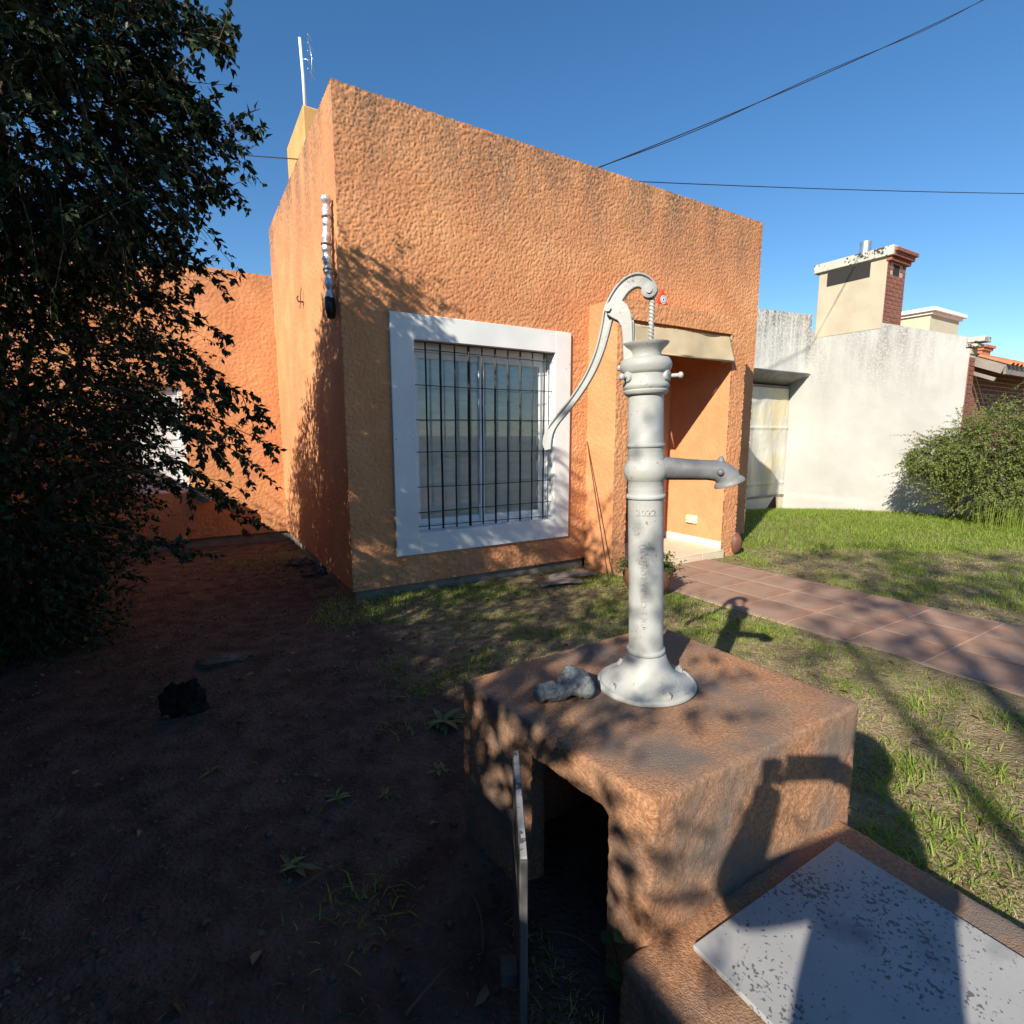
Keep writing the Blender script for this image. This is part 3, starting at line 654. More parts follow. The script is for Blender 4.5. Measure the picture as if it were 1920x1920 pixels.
def awning():
    yf = PO[2]
    a = HT('awning', 'tan canvas awning drawn up under the porch lintel', 'awning', (OP[0] + OP[1]) / 2, yf, OP[2])
    w = (OP[1] - OP[0]) / 2 - .03
    xs = np.linspace(-w, w, 70); ts = np.linspace(0, 1, 22); X, T = np.meshgrid(xs, ts, indexing='ij')
    P = np.stack([X.ravel(), T.ravel(), 0 * X.ravel()], 1)
    sag = .012 * np.sin((X.ravel() / w + 1) * 1.6 * math.pi) + .014 * (vnoise(P * np.array([5, 2, 1.0]), 1.3, 8) - .5)
    Y = .03 - .085 * T.ravel() + sag; Z = -.010 - .275 * T.ravel() - .012 * np.cos(X.ravel() / w * 1.5) * (1 - T.ravel())
    n = 22; i, j = np.meshgrid(range(69), range(21), indexing='ij'); k = (i * n + j).ravel(); F = np.stack([k, k + n, k + n + 1, k + 1], 1)
    o = link('canvas', mesh_np('canvas', np.stack([X.ravel(), Y, Z], 1), F, True), M['canvas'], a)
    s = o.modifiers.new('solid', 'SOLIDIFY'); s.thickness = .003
    MB().tube([(-w - .01, .04, -.035), (w + .02, .04, -.035)], .018, 10).build('roller', M['canvas'], a, True)
    MB().tube([(-w, -.058, -.288), (w, -.058, -.288)], .010, 8).build('front_bar', M['canvas'], a, True)
    for s in (-1, 1):
        MB().box(s * w + (.008 if s > 0 else -.03), .0, -.06, s * w + (.03 if s > 0 else -.008), .06, -.005).build('bracket', M['canvas'], a)
        b = MB(); x = s * (w + .004); b.prism([(x, .035, -.05), (x, -.056, -.285), (x, .10, -.30), (x, .16, -.10)], (s * .003, 0, 0)); b.build('side_flap', M['canvas_yellow'], a)
awning()
def outlet_box():
    p = pxH(1295, 974, 0, OP[1] - .03)
    a = HT('socket_box', 'cream weatherproof socket box low on the porch wall', 'socket', OP[1], p.y, p.z)
    MB().box(-.030, -.075, -.045, .004, .075, .05).build('case', M['cream'], a, bevel=.010, seg=3)
    MB().box(-.044, -.035, -.038, -.0305, .066, .042).build('lid', M['cream'], a, bevel=.006)
    MB().obox((-.0445, .045, .0), Vector((1, 0, 0)), Vector((0, .5, -.86)), Vector((0, .86, .5)), .0015, .018, .003).build('slot', M['black'], a)
outlet_box()
def cables():
    def cable(name, label, P, rad, sag, n=40):
        pts = []
        a, b = P
        for k in range(n + 1):
            f = k / n; q = a.lerp(b, f); q.z -= sag * 4 * f * (1 - f); pts.append(q - a)
        o = MB().tube(pts, rad, 6).build(name, M['black_wire'], None, True); o.location = a
        setp(o, label, 'cable')
        return o
    hp = HW(*pxH(1122, 314, 1, .5))
    hp = at_y(1118, 316, hp.y)
    far = Vector((0, 0, CAM_Z)) + ray(1990, -75) * 9.0
    c = cable('overhead_cable', 'thick twisted service cable running up from the orange roof', (hp, far), .006, .10)
    # a second strand twisted round the first
    pts = []; n = 260
    for k in range(n + 1):
        f = k / n; q = hp.lerp(far, f); q.z -= .10 * 4 * f * (1 - f); d = (far - hp).normalized(); e = d.cross(Vector((0, 0, 1))).normalized(); g = d.cross(e)
        q = q + e * (.02 * math.cos(k * .05)) + g * (.02 * math.sin(k * .05)); pts.append(q - hp)
    MB().tube(pts, .005, 5).build('strand', M['black_wire'], c, True)
    cable('overhead_wire', 'thin level wire behind the orange house towards the white neighbour', (at_y(1190, 340, 16), at_y(2300, 362, 24)), .012, .15)
    cable('overhead_wire', 'thin wire reaching the tank housing from the leafy tree', (at_y(-300, 205, 7.0), HW(*pxH(566, 299, 1, ty0 + .06))), .005, .05)
cables()
def leaning_rod():
    b = on_ground(1141, 1088); t = pxH(1101, 828, 1, -.02); t = HW(*t)
    o = MB().tube([Vector((0, 0, 0)), (t - b) * .5 + Vector((0, -.01, -.01)), t - b], [.0055, .006, .005], 6).build('rod', M['rust'], None, True); o.location = b
    setp(o, 'thin dark rod leaning on the wall beside the window', 'rod')
leaning_rod()
def planks():
    for i, (u, v, rz, L, lab) in enumerate(((1072, 1090, .30, .46, 'split grey plank on the soil below the window, lying on top'), (1052, 1098, .42, .42, 'grey weathered plank half under the split plank by the wall'))):
        p = on_ground(u, v); n = 14
        V, F = [], []
        for k in range(n + 1):
            f = k / n; x = (f - .5) * L; w = .055 * (1 - .25 * abs(f - .5)) + .006 * math.sin(f * 17 + i); z = .012 + .02 * math.sin(f * 3.1) + (.03 if i == 0 else 0)
            V += [(x, -w, z), (x, w, z + .008), (x, w, z + .024), (x, -w, z + .016)]
        for k in range(n):
            for j in range(4): F.append((4 * k + j, 4 * k + (j + 1) % 4, 4 * k + 4 + (j + 1) % 4, 4 * k + 4 + j))
        F += [(0, 1, 2, 3), (4 * n + 3, 4 * n + 2, 4 * n + 1, 4 * n)]
        o = MB().add(V, F).build('plank', M['drywood'], None, bevel=.003); o.location = p; o.rotation_euler = (0, 0, ANG - rz * .6)
        setp(o, lab, 'plank')
planks()

# ================================================================== WELL PLINTH, PIT AND PUMP
GF = lambda s, n, z=0: Vector((math.cos(ANG) * s + math.sin(ANG) * n, math.sin(ANG) * s - math.cos(ANG) * n, z))   # garden frame at the camera: s along the house front, n towards the street
ZB = .48
def sculpt(name, boxes, m, vox, amp, smooth_it, root, holes=None):
    """masonry: overlapping solids merged, edges worn round, surface roughened"""
    mb = MB()
    for poly, z0, z1 in boxes: mb.prism([(p.x, p.y, z0) for p in poly], (0, 0, z1 - z0))
    o = link(name, mb.mesh(name), m)
    r = o.modifiers.new('r', 'REMESH'); r.mode = 'VOXEL'; r.voxel_size = vox; r.use_smooth_shade = True
    s = o.modifiers.new('s', 'SMOOTH'); s.iterations = smooth_it; s.factor = .5
    baked(o); me = o.data
    P = co_np(me).astype(float); N = no_np(me)
    d = amp * (.9 * (fbm(P, 6, 2, 21) - .5) + .35 * (vnoise(P, 42, 23) - .5) + .5 * (vnoise(P, 85, 25) - .5))
    steep = np.clip(1.1 - N[:, 2], .35, 1)
    P2 = P + N * (d * steep)[:, None]
    c = P2.copy(); c[:, 0] -= root.location.x; c[:, 1] -= root.location.y; c[:, 2] -= root.location.z
    me.vertices.foreach_set('co', c.astype(np.float32).ravel()); me.update(); me.shade_smooth()
    o.parent = root
    return o
def build_block():
    Lc, Bc, Rc, Fc = (.695, -1.45), (1.60, -1.49), (1.615, -.715), (.79, -.72)
    def mix(a, b, t): return (a[0] + (b[0] - a[0]) * t, a[1] + (b[1] - a[1]) * t)
    def W(*pts): return [GF(*p) for p in pts]
    def sh(p, d): c = (1.17, -1.09); return (p[0] + (c[0] - p[0]) * d, p[1] + (c[1] - p[1]) * d)
    root = thing('well_plinth', 'red oxide cement block with an open side hatch carrying the pump', 'plinth', GF(1.17, -1.09, -.12))
    i = .115
    iL, iB, iR, iF = (Lc[0] + .10, Lc[1] + .12), (Bc[0] - .11, Bc[1] + .12), (Rc[0] - .11, Rc[1] - .11), (Fc[0] + .10, Fc[1] - .11)
    a, b = mix(Lc, Fc, .36), mix(Lc, Fc, .83); ia, ib = mix(iL, iF, .33), mix(iL, iF, .86)
    Z0 = -.14
    boxes = [(W(Lc, Fc, Rc, Bc), ZB - .10, ZB), (W(Lc, iL, iB, Bc), Z0, ZB - .05), (W(Bc, iB, iR, Rc), Z0, ZB - .05), (W(Rc, iR, iF, Fc), Z0, ZB - .05),
             (W(Lc, a, ia, iL), Z0, ZB - .05), (W(b, Fc, iF, ib), Z0, ZB - .05)]
    sculpt('masonry', boxes, M['block'], .0102, .012, 5, root)
    # hatch door, standing open towards the street
    h = GF(*mix(Lc, Fc, .385)); zt = .385
    d = Vector((.012, -.33, 0)).normalized(); h = Vector((.010, 1.315, 0))
    nrm = Vector((-d.y, d.x, 0))
    door = thing('hatch_door', 'weathered grey hatch door standing open at the red block', 'door', (h.x, h.y, -.05))
    c = d * .185
    zc = .232
    MB().obox((c.x, c.y, zc), d, nrm, Vector((0, 0, 1)), .185, .0085, .232).build('panel', M['doorpanel'], door, bevel=.003)
    MB().obox((c.x, c.y, zc * 2 + .0035), d, nrm, Vector((0, 0, 1)), .18, .0065, .003).build('top_edge', M['whitestrip'], door)
    e = d * .30 + nrm * .035 * -1
    MB().obox((d.x * .33 - nrm.x * .028, d.y * .33 - nrm.y * .028, .17), d, nrm, Vector((0, 0, 1)), .022, .018, .016).build('latch', M['rawiron'], door, bevel=.002)
    for z in (.08, .34):
        MB().tube([(0, 0, z - .03), (0, 0, z + .03)], .009, 8).build('hinge', M['rawiron'], door, True)
    return root
build_block()
def build_pit():
    root = thing('pit_curb', 'low red masonry curb of the pit beside the block', 'curb', GF(1.15, -.1, -.1))
    def W(*pts): return [GF(*p) for p in pts]
    z0, z1 = -.14, .135
    boxes = [(W((.72, -.735), (.90, -.735), (.90, .62), (.72, .62)), z0, z1), (W((1.40, -.735), (1.565, -.735), (1.565, .62), (1.40, .62)), z0, z1),
             (W((.72, -.735), (1.565, -.735), (1.565, -.60), (.72, -.60)), z0, z1), (W((.72, .5), (1.565, .5), (1.565, .62), (.72, .62)), z0, z1),
             (W((.8, -.7), (1.5, -.7), (1.5, .6), (.8, .6)), z0, .02)]
    sculpt('masonry', boxes, M['block'], .0125, .014, 6, root)
    lid = thing('pit_lid', 'grey speckled sheet lid lying on the red pit curb', 'lid', GF(1.15, -.08, .142), ANG)
    MB().box(-.29, -.56, 0, .287, .58, .013).build('sheet', M['slab'], lid, bevel=.003)
build_pit()

PUMP = at_z(1211, 1283, ZB)
AX_TILT = R(2.1)
def build_pump():
    p = thing('hand_pump', 'pale grey cast iron hand water pump with curved handle', 'pump', (PUMP.x, PUMP.y, ZB + .004), 0)
    p.rotation_euler = (0, -AX_TILT, 0)
    c = Vector((0, 0, CAM_Z))
    inv = (Matrix.Translation(p.location) @ Matrix.Rotation(-AX_TILT, 4, 'Y')).inverted()
    ah = Vector((-.95, .31, 0)).normalized()         # handle side
    asp = Vector((.985, -.17, 0)).normalized()       # spout side
    def onplane(u, v, a):                            # pixel -> (distance along a, height) on the vertical plane through the pump axis
        o_ = inv @ c; d = (inv.to_3x3() @ ray(u, v)); n = Vector((-a.y, a.x, 0)); t = -o_.dot(n) / d.dot(n); q = o_ + d * t
        return q.dot(a), q.z, t
    def Hh(v): return onplane(1211, v, Vector((1, 0, 0)))[1]
    def rr(v, half): return half / FPX * onplane(1211, v, Vector((1, 0, 0)))[2]
    def prof(lst): return [(rr(v, h), Hh(v)) for v, h in lst]
    rc = .0515
    # base flange, with trumpet foot
    zr = Hh(1217)
    foot = [(.150, 0), (.151, .006), (.148, .012), (.142, .014), (.137, .010), (.128, .012), (.112, .020), (.094, .033), (.078, .053), (.066, .078), (.058, .105), (.054, zr - .012), (.053, zr - .006)]
    bf = MB().lathe(foot, 72).build('base_flange', M['pump'], p, angle=50)
    for k, a in enumerate((205, 285, 22, 115)):
        x, y = .127 * math.cos(R(a)), .127 * math.sin(R(a))
        m = MB(); m.lathe([(.0125, .010), (.0125, .022), (.010, .025)], 6, (x, y, 0)); m.lathe([(.0065, .025), (.006, .030), (.003, .032)], 10, (x, y, 0)); m.build('bolt', M['pump'], bf, angle=40)
    # ring and column
    def ring(z, r, t): return [(r - t * .7, z - t), (r - t * .2, z - t * .8), (r, z - t * .3), (r, z + t * .3), (r - t * .2, z + t * .8), (r - t * .7, z + t)]
    zt = Hh(930)
    colp = [(rc, zr - .004)] + ring(zr, rc + .0065, .0085) + [(rc, zr + .012), (rc, zt - .011)] + ring(zt, rc + .0055, .007) + [(rc, zt + .012), (rc + .001, Hh(915))]
    colo = MB().lathe(colp, 64).build('column', M['pump'], p, angle=50)
    # valve chamber ball
    zc = Hh(882); rb = .0635
    ball = [(rb * math.cos(a), zc + rb * .86 * math.sin(a)) for a in np.linspace(-.62, .62, 17)]
    ball = [(rc + .001, Hh(917))] + ball + [(rc + .002, Hh(850))]
    MB().lathe(ball, 64).build('valve_chamber', M['pump'], p, angle=60)
    # barrel
    z1 = Hh(835)
    bar = [(rc, Hh(851))] + ring(z1, rc + .004, .006) + [(rc - .001, z1 + .009), (rc - .0015, Hh(738))]
    MB().lathe(bar, 64).build('barrel', M['pump'], p, angle=50)
    # collar
    colr = prof([(741, 36), (738, 40), (733, 41), (731, 39.5), (729, 41), (725, 43), (720, 42), (717, 40), (702, 40), (699, 43.5), (696, 45), (689, 47.5), (683, 47.5), (677, 45), (673, 42), (671, 33)])
    cl = MB().lathe(colr, 64).build('collar', M['pump'], p, angle=45)
    # funnel cup
    fun = prof([(674, 28.5), (668, 28), (661, 29), (655, 33.5), (650, 39), (645, 43), (643.5, 43.2), (644.5, 41), (651, 34), (660, 25), (668, 23)])
    MB().lathe(fun, 64).build('funnel', M['pump'], p, angle=50)
    # clamp screws
    rcol = rr(708, 40)
    for (az, L, nm) in ((-12, .034, 'clamp_screw'), (-38, .014, 'clamp_screw'), (205, .022, 'clamp_screw'), (100, .02, 'clamp_screw')):
        d = Vector((math.cos(R(az)), math.sin(R(az)), 0)); z = Hh(707)
        m = MB(); b0 = d * (rcol - .006) + Vector((0, 0, z))
        m.tube([b0, b0 + d * .012, b0 + d * .014], [.017, .015, .010], 12); m.tube([b0 + d * .012, b0 + d * L], .006, 8)
        if L > .02: m.tube([b0 + d * L - Vector((0, 0, .0)), b0 + d * (L + .004), b0 + d * (L + .010), b0 + d * (L + .014)], [.006, .0095, .0095, .005], 10)
        m.build(nm, M['pump'], cl, angle=50)
    # spout
    def S(u, v): q = onplane(u, v, asp); return asp * q[0] + Vector((0, 0, q[1]))
    cen = [(1215, 878), (1250, 878), (1290, 880), (1325, 881), (1342, 882), (1354, 886), (1362, 893), (1366, 900), (1367, 904)]
    rad = [.034, .033, .0300, .0285, .030, .032, .033, .034, .035]
    sp = MB().tube([S(*q) for q in cen], rad, 28).build('spout', M['pump_dark'], p, True)
    e0, e1 = S(1366, 900), S(1369, 909); dn = (e1 - e0).normalized()
    X = asp - dn * asp.dot(dn); X.normalize(); Y = dn.cross(X)
    MB().lathe([(.034, -.006), (.040, 0), (.043, .005), (.043, .010), (.036, .012), (.031, .0), (.030, -.02)], 36, e0 + dn * .002, (X, Y, dn)).build('mouth', M['pump_dark'], sp, angle=50)
    MB().tube([S(1351, 868), S(1352, 862), S(1353, 857), S(1353.5, 854.5)], [.013, .010, .006, .002], 10).build('nub', M['pump_dark'], sp, True)
    n = Vector((-asp.y, asp.x, 0))
    if n.y > 0: n = -n
    q = S(1347, 884); MB().tube([q + n * .024, q + n * .036, q + n * .040], [.011, .009, .004], 10).build('boss', M['pump_dark'], sp, True)
    # unpainted underside where the enamel has come off: a thin shell of bare iron
    V, F = [], []; pts = [S(*z_) for z_ in cen[1:5]]; fine = []
    for k in range(41):
        f = k / 40 * 3; i = min(int(f), 2); g = f - i; fine.append((pts[i].lerp(pts[i + 1], g), rad[1 + i] + (rad[2 + i] - rad[1 + i]) * g))
    for k, (c_, r_) in enumerate(fine):
        a0 = -R(86) + .16 * (math.sin(k * 1.9) * .5 + math.sin(k * .7 + 1)) * .6 + .1
        for j in range(9):
            a = -R(270 - 0) + 0; 
            t = j / 8; ang = -math.pi / 2 - (R(52) + a0 * .35 + R(20)) * (1 - 2 * t) * .75
            V.append(c_ + n * ((r_ + .0009) * -math.cos(ang) * -1) + Vector((0, 0, 1)) * ((r_ + .0009) * math.sin(ang)))
    for k in range(40):
        for j in range(8): F.append((k * 9 + j, k * 9 + j + 1, k * 9 + 10 + j, k * 9 + 9 + j))
    MB().add(V, F).build('bare_patch', M['rawiron'], sp, True)
    # handle: swept I-section
    def Hq(u, v): q = onplane(u, v, ah); return Vector((q[0], q[1]))
    hp = [(1222, 548), (1217, 537), (1208, 529), (1196, 526), (1183, 530), (1171, 539), (1160, 553), (1151, 569), (1143, 585), (1138, 606), (1132, 632), (1124, 660), (1112, 690), (1097, 718), (1079, 745), (1060, 770), (1044, 789), (1034, 804), (1029, 818), (1027, 832), (1029, 843)]
    hw = [12, 12, 12, 12.5, 13, 13, 13, 13, 11, 9.5, 8.8, 8.3, 8, 7.6, 7.4, 7.2, 7.2, 8, 9, 9, 6]
    q = [Hq(*z_) for z_ in hp]; n2 = len(q); ny = Vector((-ah.y, ah.x, 0))
    # resample
    Q, W_ = [], []
    for i in range(n2 - 1):
        for k in range(4):
            t = k / 4; p0, p1, p2, p3 = q[max(i - 1, 0)], q[i], q[i + 1], q[min(i + 2, n2 - 1)]
            Q.append(.5 * ((2 * p1) + (p2 - p0) * t + (2 * p0 - 5 * p1 + 4 * p2 - p3) * t * t + (3 * p1 - p0 - 3 * p2 + p3) * t ** 3)); W_.append(hw[i] + (hw[i + 1] - hw[i]) * t)
    Q.append(q[-1]); W_.append(hw[-1])
    V, F = [], []; sc = 1.52 / FPX; N = len(Q)
    for i in range(N):
        t = (Q[min(i + 1, N - 1)] - Q[max(i - 1, 0)]).normalized(); s = Vector((-t.y, t.x)); w = W_[i] * sc
        fr = i / (N - 1); D = .0125 if fr < .45 else .0115; fl = .0042
        if fr > .86: dd = .0115 * (1.1 - .2 * (fr - .86)); g = dd * .95
        else: dd = D; g = D * .42
        sec = [(-w, -dd), (-w + fl, -dd), (-w + fl + .002, -g), (w - fl - .002, -g), (w - fl, -dd), (w, -dd), (w, dd), (w - fl, dd), (w - fl - .002, g), (-w + fl + .002, g), (-w + fl, dd), (-w, dd)]
        for a, b in sec:
            pt = Q[i] + s * a; V.append(ah * pt.x + Vector((0, 0, pt.y)) + ny * b)
    for i in range(N - 1):
        for k in range(12): F.append((12 * i + k, 12 * i + (k + 1) % 12, 12 * i + 12 + (k + 1) % 12, 12 * i + 12 + k))
    F += [tuple(range(12))[::-1], tuple(12 * (N - 1) + k for k in range(12))]
    hd = MB().add(V, F).build('handle', M['pump'], p, bevel=.0018)
    eye = Hq(1218, 541); E = ah * eye.x + Vector((0, 0, eye.y))
    for s in (-1, 1):
        MB().lathe([(.020, -.004), (.0215, -.003), (.0215, .003), (.020, .004)], 28, E + ny * (s * .0135) + Vector((0, 0, -.006)), (ah, Vector((0, 0, 1)), ny)).build('clevis_cheek', M['pump'], hd, angle=40)
    MB().lathe([(.0085, -.022), (.0085, -.018), (.006, -.018), (.006, .018), (.0085, .018), (.0085, .022)], 14, E + Vector((0, 0, -.008)), (ah, Vector((0, 0, 1)), ny)).build('pin', M['pump'], hd, angle=40)
    # rod: twisted bar from the clevis down into the funnel
    r0 = Hq(1223, 556); r1 = Hq(1223, 660); A0 = ah * r0.x + Vector((0, 0, r0.y)); A1 = ah * (r1.x * .35 + r0.x * .35) + Vector((0, 0, r1.y))
    rodo = MB().tube([A0, A0.lerp(A1, .5), A1], .0066, 12).build('pump_rod', M['pump'], p, True)
    pts = []; ax = (A1 - A0).normalized(); e1_ = ax.cross(ny).normalized()
    for st_ in range(2):
        pts = []
        for k in range(181):
            f = k / 180; a = f * 2 * math.pi * 7.5 + st_ * math.pi; pts.append(A0.lerp(A1, f) + e1_ * (.0064 * math.cos(a)) + ny * (.0064 * math.sin(a)))
        MB().tube(pts, .0022, 5).build('thread', M['pump'], rodo, True)
    # bracket: yoke of two cheeks and a web
    ol = [(1171, 704), (1170, 660), (1169, 634), (1167, 615), (1160, 604), (1150, 599), (1141, 593), (1137, 584), (1139, 574), (1147, 567), (1158, 564), (1169, 567), (1178, 575), (1184, 588), (1187, 606), (1188, 640), (1189, 660), (1190, 704)]
    oo = [Hq(*z_) for z_ in ol]
    bk = None
    for s in (-1, 1):
        poly = [ah * a.x + Vector((0, 0, a.y)) + ny * (s * .022 - .004) for a in oo]
        b = MB().prism(poly, ny * .008).build('bracket' if bk is None else 'cheek', M['pump'], p if bk is None else bk, bevel=.0022)
        if bk is None: bk = b
    w0, w1 = Hq(1189, 602), Hq(1190, 704); w2, w3 = Hq(1183, 704), Hq(1182, 602)
    MB().prism([ah * a.x + Vector((0, 0, a.y)) - ny * .018 for a in (w0, w1, w2, w3)], ny * .036).build('web', M['pump'], bk)
    for vv in (622, 652):
        w0, w1 = Hq(1171, vv), Hq(1188, vv + 4); MB().prism([ah * a[0] + Vector((0, 0, a[1])) - ny * .018 for a in ((w0.x, w0.y), (w1.x, w0.y), (w1.x, w1.y), (w0.x, w1.y))], ny * .036).build('rib', M['pump'], bk)
    pv = Hq(1142, 582); PV = ah * pv.x + Vector((0, 0, pv.y))
    MB().lathe([(.010, -.036), (.010, -.027), (.0065, -.027), (.0065, .027), (.010, .027), (.010, .034)], 6, PV, (ah, Vector((0, 0, 1)), ny)).build('pivot_bolt', M['pump'], bk, angle=35)
    q = Hq(1168, 690); Q0 = ah * q.x + Vector((0, 0, q.y))
    MB().lathe([(.009, 0), (.009, .012), (.006, .016)], 10, Q0, (ny, Vector((0, 0, 1)), ah)).build('nut', M['pump'], bk, angle=35)
    # raised lettering wrapped on the column
    def lettering(txt, size, zc_, az, vertical):
        cu = bpy.data.curves.new('lettering', 'FONT'); cu.body = txt; cu.size = size; cu.extrude = .0016; cu.align_x = 'CENTER'; cu.align_y = 'CENTER'; cu.resolution_u = 3; cu.space_character = 1.12; cu.offset = .0004
        o = bpy.data.objects.new('lettering', cu); COL.objects.link(o)
        dg = bpy.context.evaluated_depsgraph_get(); dg.update(); me = bpy.data.meshes.new_from_object(o.evaluated_get(dg)); bpy.data.objects.remove(o); bpy.data.curves.remove(cu)
        P = co_np(me).astype(float)
        x, y, z = P[:, 0].copy(), P[:, 1].copy(), P[:, 2].copy()
        if vertical: x, y = -y, x
        a = R(az) + x / rc; r = rc - .0002 + (z + .0016) * .95
        out = np.stack([r * np.cos(a), r * np.sin(a), zc_ + y], 1); me.vertices.foreach_set('co', out.astype(np.float32).ravel()); me.update(); me.materials.clear()
        link('lettering', me, M['pump'], colo)
    view = math.degrees(math.atan2(-PUMP.y, -PUMP.x))
    lettering('2022', .026, Hh(957), view + 1, False)
    lettering('ON E CPMBA LONDOU', .0225, Hh(1092), view - 6, True)
    # small hole
    d = Vector((math.cos(R(view - 5)), math.sin(R(view - 5)), 0)); MB().lathe([(.0028, 0), (.0028, .0006)], 10, d * rc + Vector((0, 0, Hh(1166))), (Vector((-d.y, d.x, 0)), Vector((0, 0, 1)), d)).build('hole', M['black'], colo)
build_pump()

def build_stone():
    c = at_z(1057, 1308, ZB)
    o = bpy.data.objects.new('stone', bpy.data.meshes.new('stone')); COL.objects.link(o)
    bm = bmesh.new()
    for (x, y, z, sx, sy, sz, rz) in ((-.030, -.012, .026, .062, .028, .027, .10), (.036, .012, .034, .055, .046, .036, .25), (.055, -.008, .026, .036, .034, .026, 0), (-.072, -.010, .028, .024, .027, .026, 0), (.030, .036, .04, .035, .025, .030, .4)):
        bmesh.ops.create_icosphere(bm, subdivisions=3, radius=1, matrix=Matrix.Translation((x, y, z)) @ Matrix.Rotation(rz, 4, 'Z') @ Matrix.Diagonal((sx, sy, sz, 1)))
    bm.to_mesh(o.data); bm.free(); o.data.materials.append(M['stone'])
    r = o.modifiers.new('r', 'REMESH'); r.mode = 'VOXEL'; r.voxel_size = .0035; s = o.modifiers.new('s', 'SMOOTH'); s.iterations = 3
    baked(o); P = co_np(o.data).astype(float); N = no_np(o.data)
    d = .020 * (np.abs(fbm(P @ _q, 20, 3, 31) - .5) * 2 - .3) + .003 * (vnoise(P @ _q2, 150, 33) - .5)
    # shallow hollow across the middle
    d -= .018 * np.exp(-(((P[:, 0] - .02) / .03) ** 2 + ((P[:, 1] - .004) / .014) ** 2))
    P = P + N * d[:, None]; P[:, 2] = np.maximum(P[:, 2], .001)
    o.data.vertices.foreach_set('co', P.astype(np.float32).ravel()); o.data.update(); o.data.shade_smooth()
    o.location = (c.x, c.y, ZB + .001); o.rotation_euler = (0, 0, .22); o.scale = (1.05, 1.05, 1.1)
    setp(o, 'lumpy blue-grey stone lying on the red block beside the pump foot', 'stone')
build_stone()

